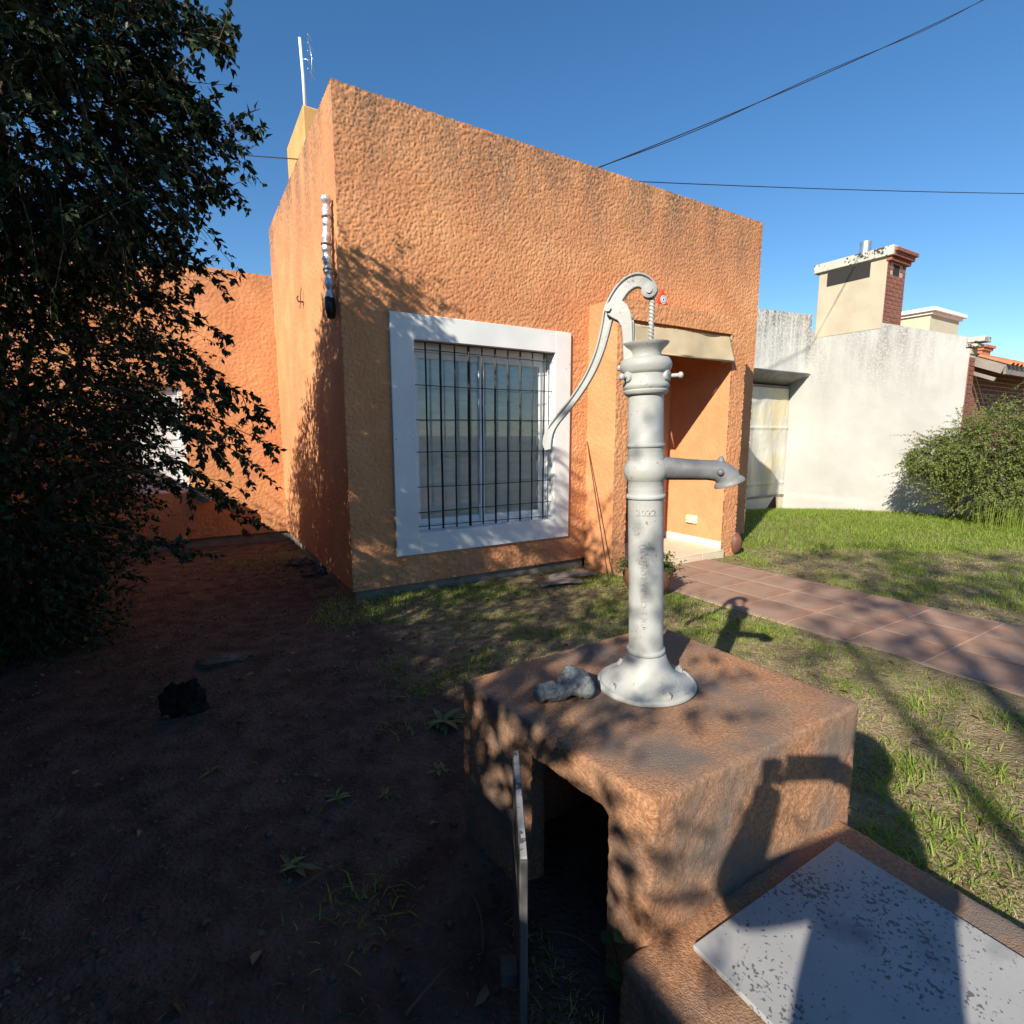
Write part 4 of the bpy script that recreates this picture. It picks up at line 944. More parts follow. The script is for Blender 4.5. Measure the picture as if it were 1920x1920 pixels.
# ================================================================== NEIGHBOUR
NX = 10.41                                   # plane of the neighbour's white side wall, house frame
def build_neighbour():
    nb = thing('neighbour_house', 'white limewashed neighbour house with brick chimney and tiled porch', 'house', HW(NX, 0, 0), ANG)
    def N(u, v, x=NX): return pxH(u, v, 0, x)
    e = N(1820, 640); chn = N(1655, 605); chf = N(1529, 612); far = N(1455, 957); fz = N(1525, 590); fb = N(1510, 703)
    yE = e.y; zE = N(1826, 632).z; yF = far.y; yFas = N(1519, 650).y
    yr = lambda p: p.y
    # side wall as a relief sheet with a sloping top
    ys = lines(yE, yF + .02, .045); poly_top = lambda y: np.interp(y, [yE, chn.y, chf.y, yF + .1], [zE, chn.z, chn.z + .05, chn.z])
    ts = np.linspace(0, 1, 70); Yg, T = np.meshgrid(ys, ts, indexing='ij'); Y = Yg.ravel(); Z = -.7 + (poly_top(Y) + .7) * T.ravel()
    P = np.stack([0 * Y, Y, Z], 1); X = -.022 * (fbm(P, 2.3, 4, 41) - .5) - .008 * (fbm(P, 14, 2, 43) - .5)
    X = X - .02 * (Z < N(1770, 955).z)
    k0 = len(ts); i, j = np.meshgrid(range(len(ys) - 1), range(len(ts) - 1), indexing='ij'); k = (i * k0 + j).ravel()
    link('side_wall', mesh_np('side_wall', np.stack([X, Y, Z], 1), np.stack([k, k + 1, k + k0 + 1, k + k0], 1), True), M['white_wall'], nb)
    b = MB(); b.prism([(.03, yE, -.7), (.03, yF + .02, -.7), (.03, yF + .02, chn.z - .03), (.03, chn.y, chn.z - .03), (.03, yE, zE - .03)], (.25, 0, 0)); b.build('wall_core', M['white_wall'], nb)
    # body and sloping roof behind
    b = MB(); b.prism([(.28, yE + .35, -.7), (.28, yF + 3, -.7), (.28, yF + 3, chn.z - .4), (.28, chf.y, chn.z - .15), (.28, yE + .35, zE - .12)], (6, 0, 0)); b.build('body', M['rooftile'], nb)
    # wall edge cap: corbelled end of the gable
    for k, (dz, dy, hh) in enumerate(((.0, .19, .085), (-.105, .11, .06))):
        b = MB(); b.box(-.012 - .003 * k, yE - dy, zE + dz - hh, .27, yE + .05, zE + dz); b.build('gable_corbel', M['coping'], nb, bevel=.008)
    # chimney
    cz1 = N(1660, 480).z; cz0 = chn.z - .1; D = .72
    ch = MB().box(-.006, chn.y + .02, cz0, D, chf.y, cz1).build('chimney', M['beige'], nb, bevel=.01)
    capz = N(1668, 462).z
    b = MB(); b.box(-.07, chn.y - .10, cz1 - .02, D + .08, chf.y + .09, capz); o = b.build('cap', M['coping'], ch, bevel=.012)
    # dark smoke slots
    s0 = N(1552, 517); s1 = N(1633, 497)
    MB().box(-.0105, s1.y, cz1 - .32, -.0065, s0.y, cz1 - .05).build('smoke_slot', M['dark'], ch)
    MB().box(.22, chn.y + .0095, cz1 - .36, .47, chn.y + .013, cz1 - .12).build('smoke_slot', M['dark'], ch)
    # bricks on the street face
    bw, bh, g = .22, .058, .019; bme = MB().box(0, -.012, 0, bw, .01, bh).mesh('brick'); bme.materials.append(M['brick'])
    hme = MB().box(0, -.012, 0, bw * .5 - g * .5, .01, bh).mesh('brick'); hme.materials.append(M['brick'])
    MB().box(0, chn.y + .012, cz0, D - .002, chn.y + .0185, cz1 - .002).build('mortar', M['mortar'], ch)
    row = 0; z = cz0 + .005
    while z + bh < cz1:
        x = 0.004 if row % 2 == 0 else -.0
        if row % 2:
            items = [(0.003, hme), (bw * .5 + .009, bme), (bw * 1.5 + .009 + g, bme), (bw * 2.5 + .009 + 2 * g, hme)]
        else: items = [(0.003, bme), (bw + g + .003, bme), (2 * (bw + g) + .003, bme)]
        for xx, me in items:
            slot = (.20 < xx + bw * .5 < .5) and (cz1 - .37 < z < cz1 - .11)
            if slot or xx + (bw if me is bme else bw * .5) > D + .03: continue
            o = link('brick', me, None, ch); o.location = (xx, chn.y + .0135 + random.uniform(-.002, .002), z)
        z += bh + g; row += 1
    for k in range(3):                                  # stepped brick cornice on the street side
        MB().box(-.02 + .0, chn.y - .06 - .045 * k, cz1 - .10 + .075 * k, D + .04 + .03 * k, chn.y + .03, cz1 - .035 + .075 * k).build('brick_cornice', M['brick'], ch, bevel=.006)
    fy = (chn.y + chf.y) / 2 + .05
    q = N(1623, 462, NX + .3)
    MB().lathe([(.10, capz - .05), (.10, capz + .26), (.105, capz + .265), (.105, capz + .29), (.095, capz + .29)], 28, (.30, q.y, 0)).build('flue', M['zinc'], ch, angle=40)
    # roof-top box behind the chimney, with white cornice
    xb = NX + 1.9; c0 = N(1745, 592, xb); c1 = N(1690, 600, xb); r = pxH(1798, 605, 1, c0.y)
    zb = N(1745, 580, xb).z
    bx = MB().box(xb - NX, c0.y, 2.4, r.x - NX, c1.y + .4, zb).build('rooftop_box', M['pale_box'], nb)
    for k, (ov, a, c_) in enumerate(((.05, -.10, -.045), (.11, -.045, .03))):
        MB().box(xb - NX - ov, c0.y - ov, zb + a, r.x - NX + ov, c1.y + .4 + ov, zb + c_).build('cornice', M['cornice_white'], bx, bevel=.006)
    # fascia wall over the side passage, with zinc edge
    xl = pxH(1390, 640, 1, yFas).x - .6
    zt0, zt1 = fz.z, pxH(1418, 583, 1, yFas).z; zbm = fb.z
    xs = lines(xl - NX, -.005, .04); zs = np.linspace(0, 1, 34); Xg, T = np.meshgrid(xs, zs, indexing='ij'); X = Xg.ravel()
    zt = np.interp(X, [xl - NX, 0], [zt1, zt0]); Z = zbm + .03 + (zt - zbm - .03) * T.ravel(); P = np.stack([X, 0 * X, Z], 1)
    Yy = yFas - .02 * (fbm(P, 4, 4, 51) - .5); k0 = len(zs); i, j = np.meshgrid(range(len(xs) - 1), range(k0 - 1), indexing='ij'); k = (i * k0 + j).ravel()
    link('fascia_wall', mesh_np('fascia_wall', np.stack([X, Yy, Z], 1), np.stack([k, k + k0, k + k0 + 1, k + 1], 1), True), M['white_fascia'], nb)
    b = MB(); b.box(xl - NX, yFas + .03, zbm + .03, -.01, yFas + .2, min(zt0, zt1) - .03); b.build('fascia_core', M['white_fascia'], nb)
    # corrugated canopy under the fascia, falling to the rear
    xs = np.arange(xl - NX, 0.0, .0125); yb = yF - .04; zbk = pxH(1460, 728, 1, yF).z
    V, F = [], []
    for x in xs:
        dz = .009 * math.sin(x / .076 * 2 * math.pi)
        V += [(x, yFas - .06, zbm + dz + .012), (x, yb, zbk + dz + .05)]
    for k in range(len(xs) - 1): F.append((2 * k, 2 * k + 2, 2 * k + 3, 2 * k + 1))
    o = MB().add(V, F).build('canopy', M['rustzinc'], nb, True); s = o.modifiers.new('s', 'SOLIDIFY'); s.thickness = .004
    b = MB(); b.box(xl - NX, yF + .25, -.8, -.02, yF + .35, 2.6); b.build('passage_rear', M['dark'], nb)
    b = MB(); b.box(xl - NX, yF - .10, zbk - .03, -.03, yF - .03, zbk + .04); b.build('beam', M['greywood'], nb)
    # front: brick wall with porch roof
    yf = yE - .02 + .12
    bwall = MB().box(.285, yf, -.6, 6.0, yf + .2, zE - .2).build('brick_front', M['mortar'], nb)
    zc = N(1826, 662).z
    MB().box(.02, yE - .02, zc, .27, yE + .1, zE - .17).build('gable_end', M['beige'], nb)
    nrow = 0; z = -.2
    while z + bh < zc:
        for x in ((.005, bme) if nrow % 2 == 0 else (.005, hme),):
            o = link('brick', x[1], None, nb); o.location = (x[0] + .02, yE - .002, z)
            if nrow % 2: o2 = link('brick', hme, None, nb); o2.location = (.03 + bw * .5 + .004, yE - .002, z)
        z += bh + g; nrow += 1
    MB().box(.02, yE + .002, -.6, .275, yE + .1, zc - .001).build('pier_mortar', M['mortar'], nb)
    z = 1.0; nrow = 0
    while z + bh < zE - .25:
        x = .30 - (nrow % 2) * bw * .5
        while x < 3.4:
            if x > .29: o = link('brick', bme, None, bwall); o.location = (x, yf, z)
            x += bw + g
        z += bh + g; nrow += 1
    # porch roof, sloping down towards the street
    xr = NX + .32; a = N(1816, 668, xr); q = N(1888, 684, xr)
    y0, z0, y1, z1 = yf + .0, a.z + .02, q.y, q.z
    rf = MB().prism([(.30, y0, z0 - .03), (.30, y1, z1 - .03), (.30, y1, z1), (.30, y0, z0)], (5.2, 0, 0)).build('porch_roof', M['greywood'], nb)
    dv = Vector((0, y1 - y0, z1 - z0)); L = dv.length; dv.normalize(); up = Vector((1, 0, 0)).cross(dv); 
    if up.z < 0: up = -up
    V, F = [], []; segs = 8; r_ = .075
    for e_ in (0, 1):
        for k in range(segs + 1):
            t = math.pi * k / segs; rr_ = r_ * (1.0 if e_ else .86)
            V.append(Vector((rr_ * math.cos(t), 0, 0)) + up * (rr_ * .62 * math.sin(t)) + dv * (.42 * e_))
    for k in range(segs): F.append((k, k + 1, segs + 2 + k, segs + 1 + k))
    tme = MB().add(V, F).mesh('roof_tile', True); tme.materials.append(M['rooftile'])
    for r in range(int(L / .34) + 1):
        for k in range(26):
            o = link('roof_tile', tme, None, rf); st_ = min(r * .34, L - .36)
            base = Vector((.36 + k * .19, y0, z0)) + dv * st_ + up * (.012 + random.uniform(0, .008)); o.location = base
            s = o.modifiers.new('s', 'SOLIDIFY'); s.thickness = .012
    MB().box(.30, y1 - .002, z1 - .15, 5.4, y1 + .03, z1 - .032).build('eave_board', M['greywood'], rf)
    for kx, dz, ln in ((.255, -.035, .96), (.262, -.22, .78)):
        c = Vector((kx, y0, z0 + dz - .06)) + dv * (L * ln / 2)
        MB().obox(c, Vector((1, 0, 0)), dv, up, .022, L * ln / 2, .062 if dz > -.1 else .03).build('barge_board', M['greywood'], rf, bevel=.004)
    # little clay chimney
    cc = N(1842, 655, NX + 1.6); zt = N(1840, 646, NX + 1.6).z
    lc = MB().box(1.6, cc.y, zt - .6, 2.0, cc.y + .36, zt - .10).build('clay_chimney', M['rooftile'], nb)
    for k in range(2): MB().box(1.57 - .03 * k, cc.y - .03 - .03 * k, zt - .10 + .05 * k, 2.03 + .03 * k, cc.y + .39 + .03 * k, zt - .055 + .05 * k).build('clay_step', M['rooftile'], lc)
    return nb, yF, zbk, xl
nb, N_YF, N_ZB, N_XL = build_neighbour()
def tarp():
    yF = N_YF - .12
    t = thing('tarpaulin', 'grey and yellowed tarpaulin hung across the white house passage', 'tarpaulin', HW(NX - 1.0, yF, gzf(0, 12)), ANG)
    zb = N_ZB - gzf(0, 12)
    xs = np.linspace(-1.2, .98, 110); zs = np.linspace(.32, zb - .02, 90); X, Z = np.meshgrid(xs, zs, indexing='ij'); P = np.stack([X.ravel(), 0 * X.ravel(), Z.ravel()], 1)
    Y = .06 * (fbm(P * np.array([3.2, 1, .8]), 1.1, 3, 61) - .5) + .05 * np.sin(X.ravel() * 9 + Z.ravel() * 1.2) * (.35 + .3 * np.sin(Z.ravel() * 2.0))
    for c in (.62, 1.83): Y -= .025 * np.exp(-((Z.ravel() - c) / .02) ** 2)
    k0 = len(zs); i, j = np.meshgrid(range(109), range(89), indexing='ij'); k = (i * k0 + j).ravel()
    o = link('sheet', mesh_np('sheet', np.stack([X.ravel(), Y, Z.ravel()], 1), np.stack([k, k + k0, k + k0 + 1, k + 1], 1), True), M['tarp'], t)
    # lower flap folded aside
    V = [(-1.2, -.03, .33), (.62, -.05, .33), (.30, -.06, .02), (-1.2, -.04, -.02), (.68, -.05, .33), (.97, -.03, .33), (.95, -.05, .0), (.72, -.06, .02)]
    MB().add(V, [(0, 1, 2, 3), (4, 5, 6, 7)]).build('lower_flap', M['tarp'], t)
    MB().box(-1.2, -.05, .31, .98, -.03, .36).build('batten', M['greywood'], t)
tarp()

# ================================================================== VEGETATION
def leaves_lite(C, A, Nn, L, W, tint, fold=.2, curl=.15, two=False):
    n = len(C); A = A / np.linalg.norm(A, axis=1, keepdims=True)
    S = np.cross(A, Nn); S /= np.linalg.norm(S, axis=1, keepdims=True) + 1e-9; U = np.cross(S, A); L = L[:, None]; W = W[:, None]
    def pt(s, a, u): return C + S * (W * s) + A * (L * a) + U * (L * u)
    if two:
        V = np.stack([pt(0, 0, 0), pt(-1, .45, fold * .3), pt(1, .45, fold * .3), pt(0, 1, -curl)], 1); T = np.array([(0, 2, 1), (1, 2, 3)]); m = 4
    else:
        V = np.stack([pt(0, 0, 0), pt(-1, .42, fold * .35), pt(0, .48, -.03), pt(1, .42, fold * .35), pt(0, 1, -curl)], 1); T = np.array([(0, 2, 1), (0, 3, 2), (1, 2, 4), (2, 3, 4)]); m = 5
    F = (np.arange(n)[:, None, None] * m + T[None]).reshape(-1, 3)
    return V.reshape(-1, 3), F, np.repeat(tint, m)
def leaves(C, A, Nn, L, W, tint, fold=.18, curl=.15):
    """C base points, A axis, Nn approximate normal (all n x 3), L length, W half width -> verts, faces (8 verts and 6 quads/tris as 8 tris per leaf)"""
    n = len(C); A = A / np.linalg.norm(A, axis=1, keepdims=True)
    S = np.cross(A, Nn); S /= np.linalg.norm(S, axis=1, keepdims=True) + 1e-9; U = np.cross(S, A)
    L = L[:, None]; W = W[:, None]
    def pt(s, a, u): return C + S * (W * s) + A * (L * a) + U * (L * u)
    V = np.stack([pt(0, 0, 0), pt(-.85, .33, fold * .35), pt(0, .35, -.02), pt(.85, .33, fold * .35), pt(-.8, .62, fold * .3 - curl * .35), pt(0, .65, -curl * .45), pt(.8, .62, fold * .3 - curl * .35), pt(0, 1, -curl)], 1)
    T = np.array([(0, 2, 1), (0, 3, 2), (1, 2, 5), (1, 5, 4), (2, 3, 6), (2, 6, 5), (4, 5, 7), (5, 6, 7)])
    F = (np.arange(n)[:, None, None] * 8 + T[None]).reshape(-1, 3)
    return V.reshape(-1, 3), F, np.repeat(tint, 8)
def tubes_np(paths, radii, seg=3):
    """many thin tubes at once: paths (n, k, 3), radii (n, k)"""
    n, k, _ = paths.shape; t = np.gradient(paths, axis=1); t /= np.linalg.norm(t, axis=2, keepdims=True) + 1e-9
    ref = np.where(np.abs(t[..., 2:3]) < .9, np.array([0, 0, 1.0]), np.array([1.0, 0, 0])); a = np.cross(t, ref); a /= np.linalg.norm(a, axis=2, keepdims=True) + 1e-9; b = np.cross(t, a)
    q = np.arange(seg) * 2 * math.pi / seg
    V = paths[:, :, None, :] + radii[:, :, None, None] * (a[:, :, None, :] * np.cos(q)[None, None, :, None] + b[:, :, None, :] * np.sin(q)[None, None, :, None])
    i, j, s = np.meshgrid(range(n), range(k - 1), range(seg), indexing='ij'); base = i * k * seg + j * seg
    F = np.stack([base + s, base + (s + 1) % seg, base + seg + (s + 1) % seg, base + seg + s], -1).reshape(-1, 4)
    return V.reshape(-1, 3), F
def norm(v): return v / (np.linalg.norm(v, axis=-1, keepdims=True) + 1e-9)
def make_twigs(start, direc, length, droop, rng, k=6, wig=.12):
    n = len(start); P = np.zeros((n, k, 3)); P[:, 0] = start; d = norm(direc)
    for i in range(1, k):
        d = norm(d + rng.normal(0, wig, (n, 3)) + np.array([0, 0, -1.0]) * droop[:, None]); P[:, i] = P[:, i - 1] + d * (length / (k - 1))[:, None]
    return P
def twig_leaves(P, per, lsize, rng, wr=.42, spread=.75, droop=.25, up=.6, taper=.25):
    n, k, _ = P.shape; tt = rng.uniform(.08, 1.0, (n, per)) * (k - 1); i = np.minimum(tt.astype(int), k - 2); f = tt - i; ar = np.arange(n)[:, None]
    C = P[ar, i] * (1 - f)[..., None] + P[ar, i + 1] * f[..., None]; D = norm(P[ar, i + 1] - P[ar, i])
    rd = rng.normal(0, 1, (n, per, 3)); side = norm(rd - D * np.sum(rd * D, -1, keepdims=True))
    A = D * .55 + side * spread + np.array([0, 0, -droop]); Nn = norm(np.array([0, 0, up]) + rng.normal(0, .55, (n, per, 3)))
    L = lsize * rng.uniform(.55, 1.2, (n, per)) * (1 - taper * tt / (k - 1)); W = L * wr * rng.uniform(.8, 1.15, (n, per)) * .62
    return C.reshape(-1, 3), A.reshape(-1, 3), Nn.reshape(-1, 3), L.ravel(), W.ravel()
def foliage_object(name, P, per, lsize, m, parent, rng, twigrad=.0022, twigmat=None, lite=0, **kw):
    C, A, Nn, L, W = twig_leaves(P, per, lsize, rng, **kw)
    tint = np.clip(rng.normal(.45, .22, len(C)), 0, 1)
    V, F, tn = leaves(C, A, Nn, L, W, tint) if not lite else leaves_lite(C, A, Nn, L, W, tint, two=(lite == 2))
    o = link(name, mesh_np(name, V, F, lite != 2, tn), m, parent)
    P = P[:, [0, 2, P.shape[1] - 1]]; rad = twigrad * np.array([[1.3, .9, .5]]) * np.ones((len(P), 1)); V, F = tubes_np(P, rad, 3)
    t = link('twigs', mesh_np('twigs', V, F), twigmat or M['twig'], parent); t['kind'] = 'stuff'
    return o
def limbs(paths, parent, m=None, name='limb'):
    for pts, r0, r1 in paths:
        n = len(pts); MB().tube(pts, [r0 + (r1 - r0) * k / (n - 1) for k in range(n)], 8).build(name, m or M['bark'], parent, True)
def arc(a, b, bend, n=9):
    a, b, bend = Vector(a), Vector(b), Vector(bend); c = (a + b) / 2 + bend
    return [a * (1 - t) ** 2 + c * (2 * t * (1 - t)) + b * t * t for t in [k / (n - 1) for k in range(n)]]

def left_tree():
    rng = np.random.default_rng(5); bx, by = -3.13, 3.1; g = gzf(bx, by)
    t = thing('tree', 'dark leafy tree crowding the set-back wing of the orange house', 'tree', (bx, by, g - .02))
    zk = np.array([0, .35, .8, 1.2, 1.6, 2.1, 2.5, 2.8]); rk = np.array([.48, .58, .80, .96, 1.05, 1.1, 1.05, .7])
    n = 3200; z = rng.uniform(.05, 2.75, n); ang = rng.uniform(0, 2 * math.pi, n); rmax = np.interp(z, zk, rk) * (1 + .16 * (vnoise(np.stack([np.cos(ang) * 1.7, np.sin(ang) * 1.7, z * 1.1], 1), 1.3, 71) - .5) * 2)
    f = rng.uniform(.35, 1, n) ** .6; r = rmax * f - .18
    st = np.stack([r * np.cos(ang), r * np.sin(ang), z], 1)
    d = np.stack([np.cos(ang), np.sin(ang), rng.uniform(-.35, .5, n)], 1) + rng.normal(0, .35, (n, 3))
    P = make_twigs(st, d, rng.uniform(.22, .5, n), rng.uniform(.02, .16, n), rng, 6)
    # upper crown leaning out towards the street
    for cx, cy, cz, ra, rb, rc_, c_ in ((-3.75, 3.3, 1.0, .7, .6, .9, 520), (-4.1, 3.4, 2.0, .7, .6, .7, 380), (-1.98, 2.5, 2.62, .50, .5, .55, 460), (-2.45, 2.6, 2.6, .62, .6, .75, 620), (-2.65, 2.3, 3.15, .6, .6, .5, 420), (-2.05, 2.45, 3.2, .45, .45, .4, 220)):
        v = norm(rng.normal(0, 1, (c_, 3))); ff = rng.uniform(.3, 1, (c_, 1)) ** .5
        P = np.concatenate([P, make_twigs(np.array([cx - bx, cy - by, cz - g]) + v * ff * np.array([ra, rb, rc_]), v + rng.normal(0, .5, (c_, 3)), rng.uniform(.18, .42, c_), rng.uniform(.03, .2, c_), rng, 6)])
    # long sprays that reach out of the crown
    tips = [(450, 222, 2.75), (392, 195, 2.7), (385, 60, 2.7), (345, 30, 2.6), (372, 345, 2.8), (350, 300, 2.9), (345, 20, 2.9), (482, 742, 3.0), (478, 838, 3.05), (460, 850, 2.9), (440, 945, 3.1), (405, 690, 3.0), (365, 505, 3.0), (380, 520, 3.0), (400, 610, 3.0), (430, 900, 3.05), (320, 1060, 2.9), (300, 110, 2.6), (330, 160, 2.7), (415, 720, 2.8), (410, 800, 2.9), (425, 130, 2.5), (405, 245, 2.6), (350, 110, 2.5), (398, 15, 2.5), (440, 190, 2.6), (365, 250, 2.6), (325, 350, 2.7), (340, 430, 2.8)]
    S, D, Ln = [], [], []
    for u, v, y in tips:
        q = at_y(u, v, y) - t.location; ax = Vector((q.x * .45, q.y * .45 , q.z + .22)); n_ = (q - ax)
        for k in range(1):
            S.append(ax); D.append(n_ + Vector((0, 0, .35 * n_.length))); Ln.append(n_.length * 1.05)
    S = np.array(S); D = np.array(D); Ln = np.array(Ln)
    PS = make_twigs(S, D, Ln, np.full(len(S), .07), rng, 12, .03)
    # side shoots from the sprays
    sp, sd = [], []
    for q in PS:
        for k in range(5, 12):
            for _ in range(2): sp.append(q[k]); sd.append((q[k] - q[k - 1]) * 8 + rng.normal(0, .35, 3))
    P2 = make_twigs(np.array(sp), np.array(sd), rng.uniform(.08, .24, len(sp)), rng.uniform(.03, .15, len(sp)), rng, 6)
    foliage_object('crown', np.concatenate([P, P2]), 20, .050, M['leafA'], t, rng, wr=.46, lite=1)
    k = 12; V, F = tubes_np(PS, .0045 * np.linspace(1.4, .4, k)[None, :] * np.ones((len(PS), 1)), 4); s = link('spray_stems', mesh_np('spray_stems', V, F), M['twig'], t); s['kind'] = 'stuff'
    L = [([Vector((0, 0, -.1)), Vector((.03, -.02, .4)), Vector((-.02, .02, .9)), Vector((.03, .02, 1.6))], .11, .075)]
    limbs(L, t, name='trunk')
    LL = []
    for k in range(16):
        a = k * 2.4; h = .3 + (k % 8) * .2; rr = .75 + .2 * math.sin(k * 1.7)
        LL.append((arc((0, 0, .35 + .1 * (k % 6)), (rr * math.cos(a), rr * math.sin(a), h + .8), (0, 0, .3)), .038, .008))
    LL.append((arc((.03, .02, 1.5), (.6, -.7, 3.3), (.0, -.1, .3)), .06, .01)); LL.append((arc((.0, .02, 1.4), (-.3, .2, 2.6), (-.1, 0, 0)), .05, .01)); LL.append((arc((.0, .02, 1.3), (1.0, -.6, 2.9), (.1, 0, .4)), .05, .01))
    limbs(LL, t)
left_tree()

def shade_tree(name, label, base, blobs, nt, per, lsize, seed, lm='leafB', trunk_h=1.6, trunk_r=.1):
    rng = np.random.default_rng(seed); g = gzf(*base)
    t = thing(name, label, 'tree', (base[0], base[1], g - .02))
    P = []
    vol = np.array([b[3] * b[4] * b[5] for b in blobs]); cnt = (nt * vol / vol.sum()).astype(int)
    for b, c in zip(blobs, cnt):
        v = norm(rng.normal(0, 1, (c, 3))); f = rng.uniform(.25, 1, (c, 1)) ** .5; st = np.array(b[:3]) + v * f * np.array(b[3:6])
        P.append(make_twigs(st, v + rng.normal(0, .6, (c, 3)), rng.uniform(.25, .55, c), rng.uniform(.0, .12, c), rng, 6))
    P = np.concatenate(P); foliage_object('crown', P, per, lsize, M[lm], t, rng, twigrad=.003, lite=1)
    limbs([([Vector((0, 0, -.1)), Vector((.04, .02, trunk_h * .5)), Vector((0, .03, trunk_h))], trunk_r, trunk_r * .7)], t, name='trunk')
    limbs([(arc((0, .03, trunk_h * .9), (b[0], b[1], b[2]), (0, 0, .1)), trunk_r * .5, .012) for b in blobs], t)
    LL = []
    for i, b in enumerate(blobs):
        for k in range(5):
            v = norm(rng.normal(0, 1, 3)) * np.array(b[3:6]) * .85; LL.append((arc(b[:3], Vector(b[:3]) + Vector(v), (0, 0, .08)), .014, .004))
    limbs(LL, t)
    return t
# trees along the left boundary and behind the photographer; they throw the shade that lies over the garden
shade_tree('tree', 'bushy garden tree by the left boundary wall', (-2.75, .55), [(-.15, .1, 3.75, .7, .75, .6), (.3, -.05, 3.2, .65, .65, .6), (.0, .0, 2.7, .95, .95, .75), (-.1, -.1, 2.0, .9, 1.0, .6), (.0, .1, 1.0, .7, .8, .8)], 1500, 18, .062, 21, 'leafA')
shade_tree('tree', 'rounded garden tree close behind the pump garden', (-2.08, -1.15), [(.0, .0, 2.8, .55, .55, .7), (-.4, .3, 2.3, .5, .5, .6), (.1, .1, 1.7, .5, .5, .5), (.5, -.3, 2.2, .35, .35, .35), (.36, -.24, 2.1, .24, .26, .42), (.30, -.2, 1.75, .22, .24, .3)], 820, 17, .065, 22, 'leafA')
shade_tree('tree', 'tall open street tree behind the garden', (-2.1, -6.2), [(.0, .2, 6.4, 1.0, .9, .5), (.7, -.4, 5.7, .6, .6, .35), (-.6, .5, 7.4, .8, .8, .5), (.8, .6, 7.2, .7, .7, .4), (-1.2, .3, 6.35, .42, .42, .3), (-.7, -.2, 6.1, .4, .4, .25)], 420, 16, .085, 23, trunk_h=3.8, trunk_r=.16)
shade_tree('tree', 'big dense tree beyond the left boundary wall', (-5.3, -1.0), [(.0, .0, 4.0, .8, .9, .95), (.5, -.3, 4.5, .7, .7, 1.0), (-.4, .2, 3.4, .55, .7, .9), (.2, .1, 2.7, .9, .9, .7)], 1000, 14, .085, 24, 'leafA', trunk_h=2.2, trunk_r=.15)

def added_street_houses():  # unseen houses added to cut sky light on the wall and reflect in panes
    for x0, x1, h, m, lab in ((-15.0, -2.2, 4.3, 'beige', 'long beige house added out of view across the street'), (-1.4, 11.0, 3.5, 'gardenwall', 'low grey house added out of view across the street')):
        g = gzf(0, -15); t = thing('added_street_house', lab, 'house', ((x0 + x1) / 2, -15.0, g)); w = (x1 - x0) / 2
        MB().box(-w, -5, 0, w, 0, h).build('wall', M[m], t); MB().box(-w - .15, -5.1, h, w + .15, .15, h + .22).build('cornice', M['coping'], t, bevel=.02)
        for k in range(3):
            c = -w + (k + .5) * 2 * w / 3; wd = link('window', MB().box(c - .75, .002, .9, c + .75, .03, 2.2).mesh('window'), M['dark'], t)
            for a, b, z0, z1 in ((c - .82, c - .75, .83, 2.27), (c + .75, c + .82, .83, 2.27), (c - .75, c + .75, 2.2, 2.27), (c - .75, c + .75, .83, .9), (c - .03, c + .03, .9, 2.2)): MB().box(a, .004, z0, b, .06, z1).build('frame', M['alu'], wd)
        MB().box(-w + .4, .002, 0, -w + 1.35, .05, 2.1).build('door', M['door'], t)
added_street_houses()
def garden_wall():
    w = thing('boundary_wall', 'grey rendered boundary wall along the left side of the garden', 'wall', HW(-3.25, HOUSE_D, 0), ANG)
    MB().box(-.15, -11.5, -.7, 0, -.01, 2.0).build('wall', M['gardenwall'], w)
    MB().box(-.18, -11.5, 2.0, .03, -.01, 2.05).build('coping', M['plinth'], w, bevel=.006)
garden_wall()

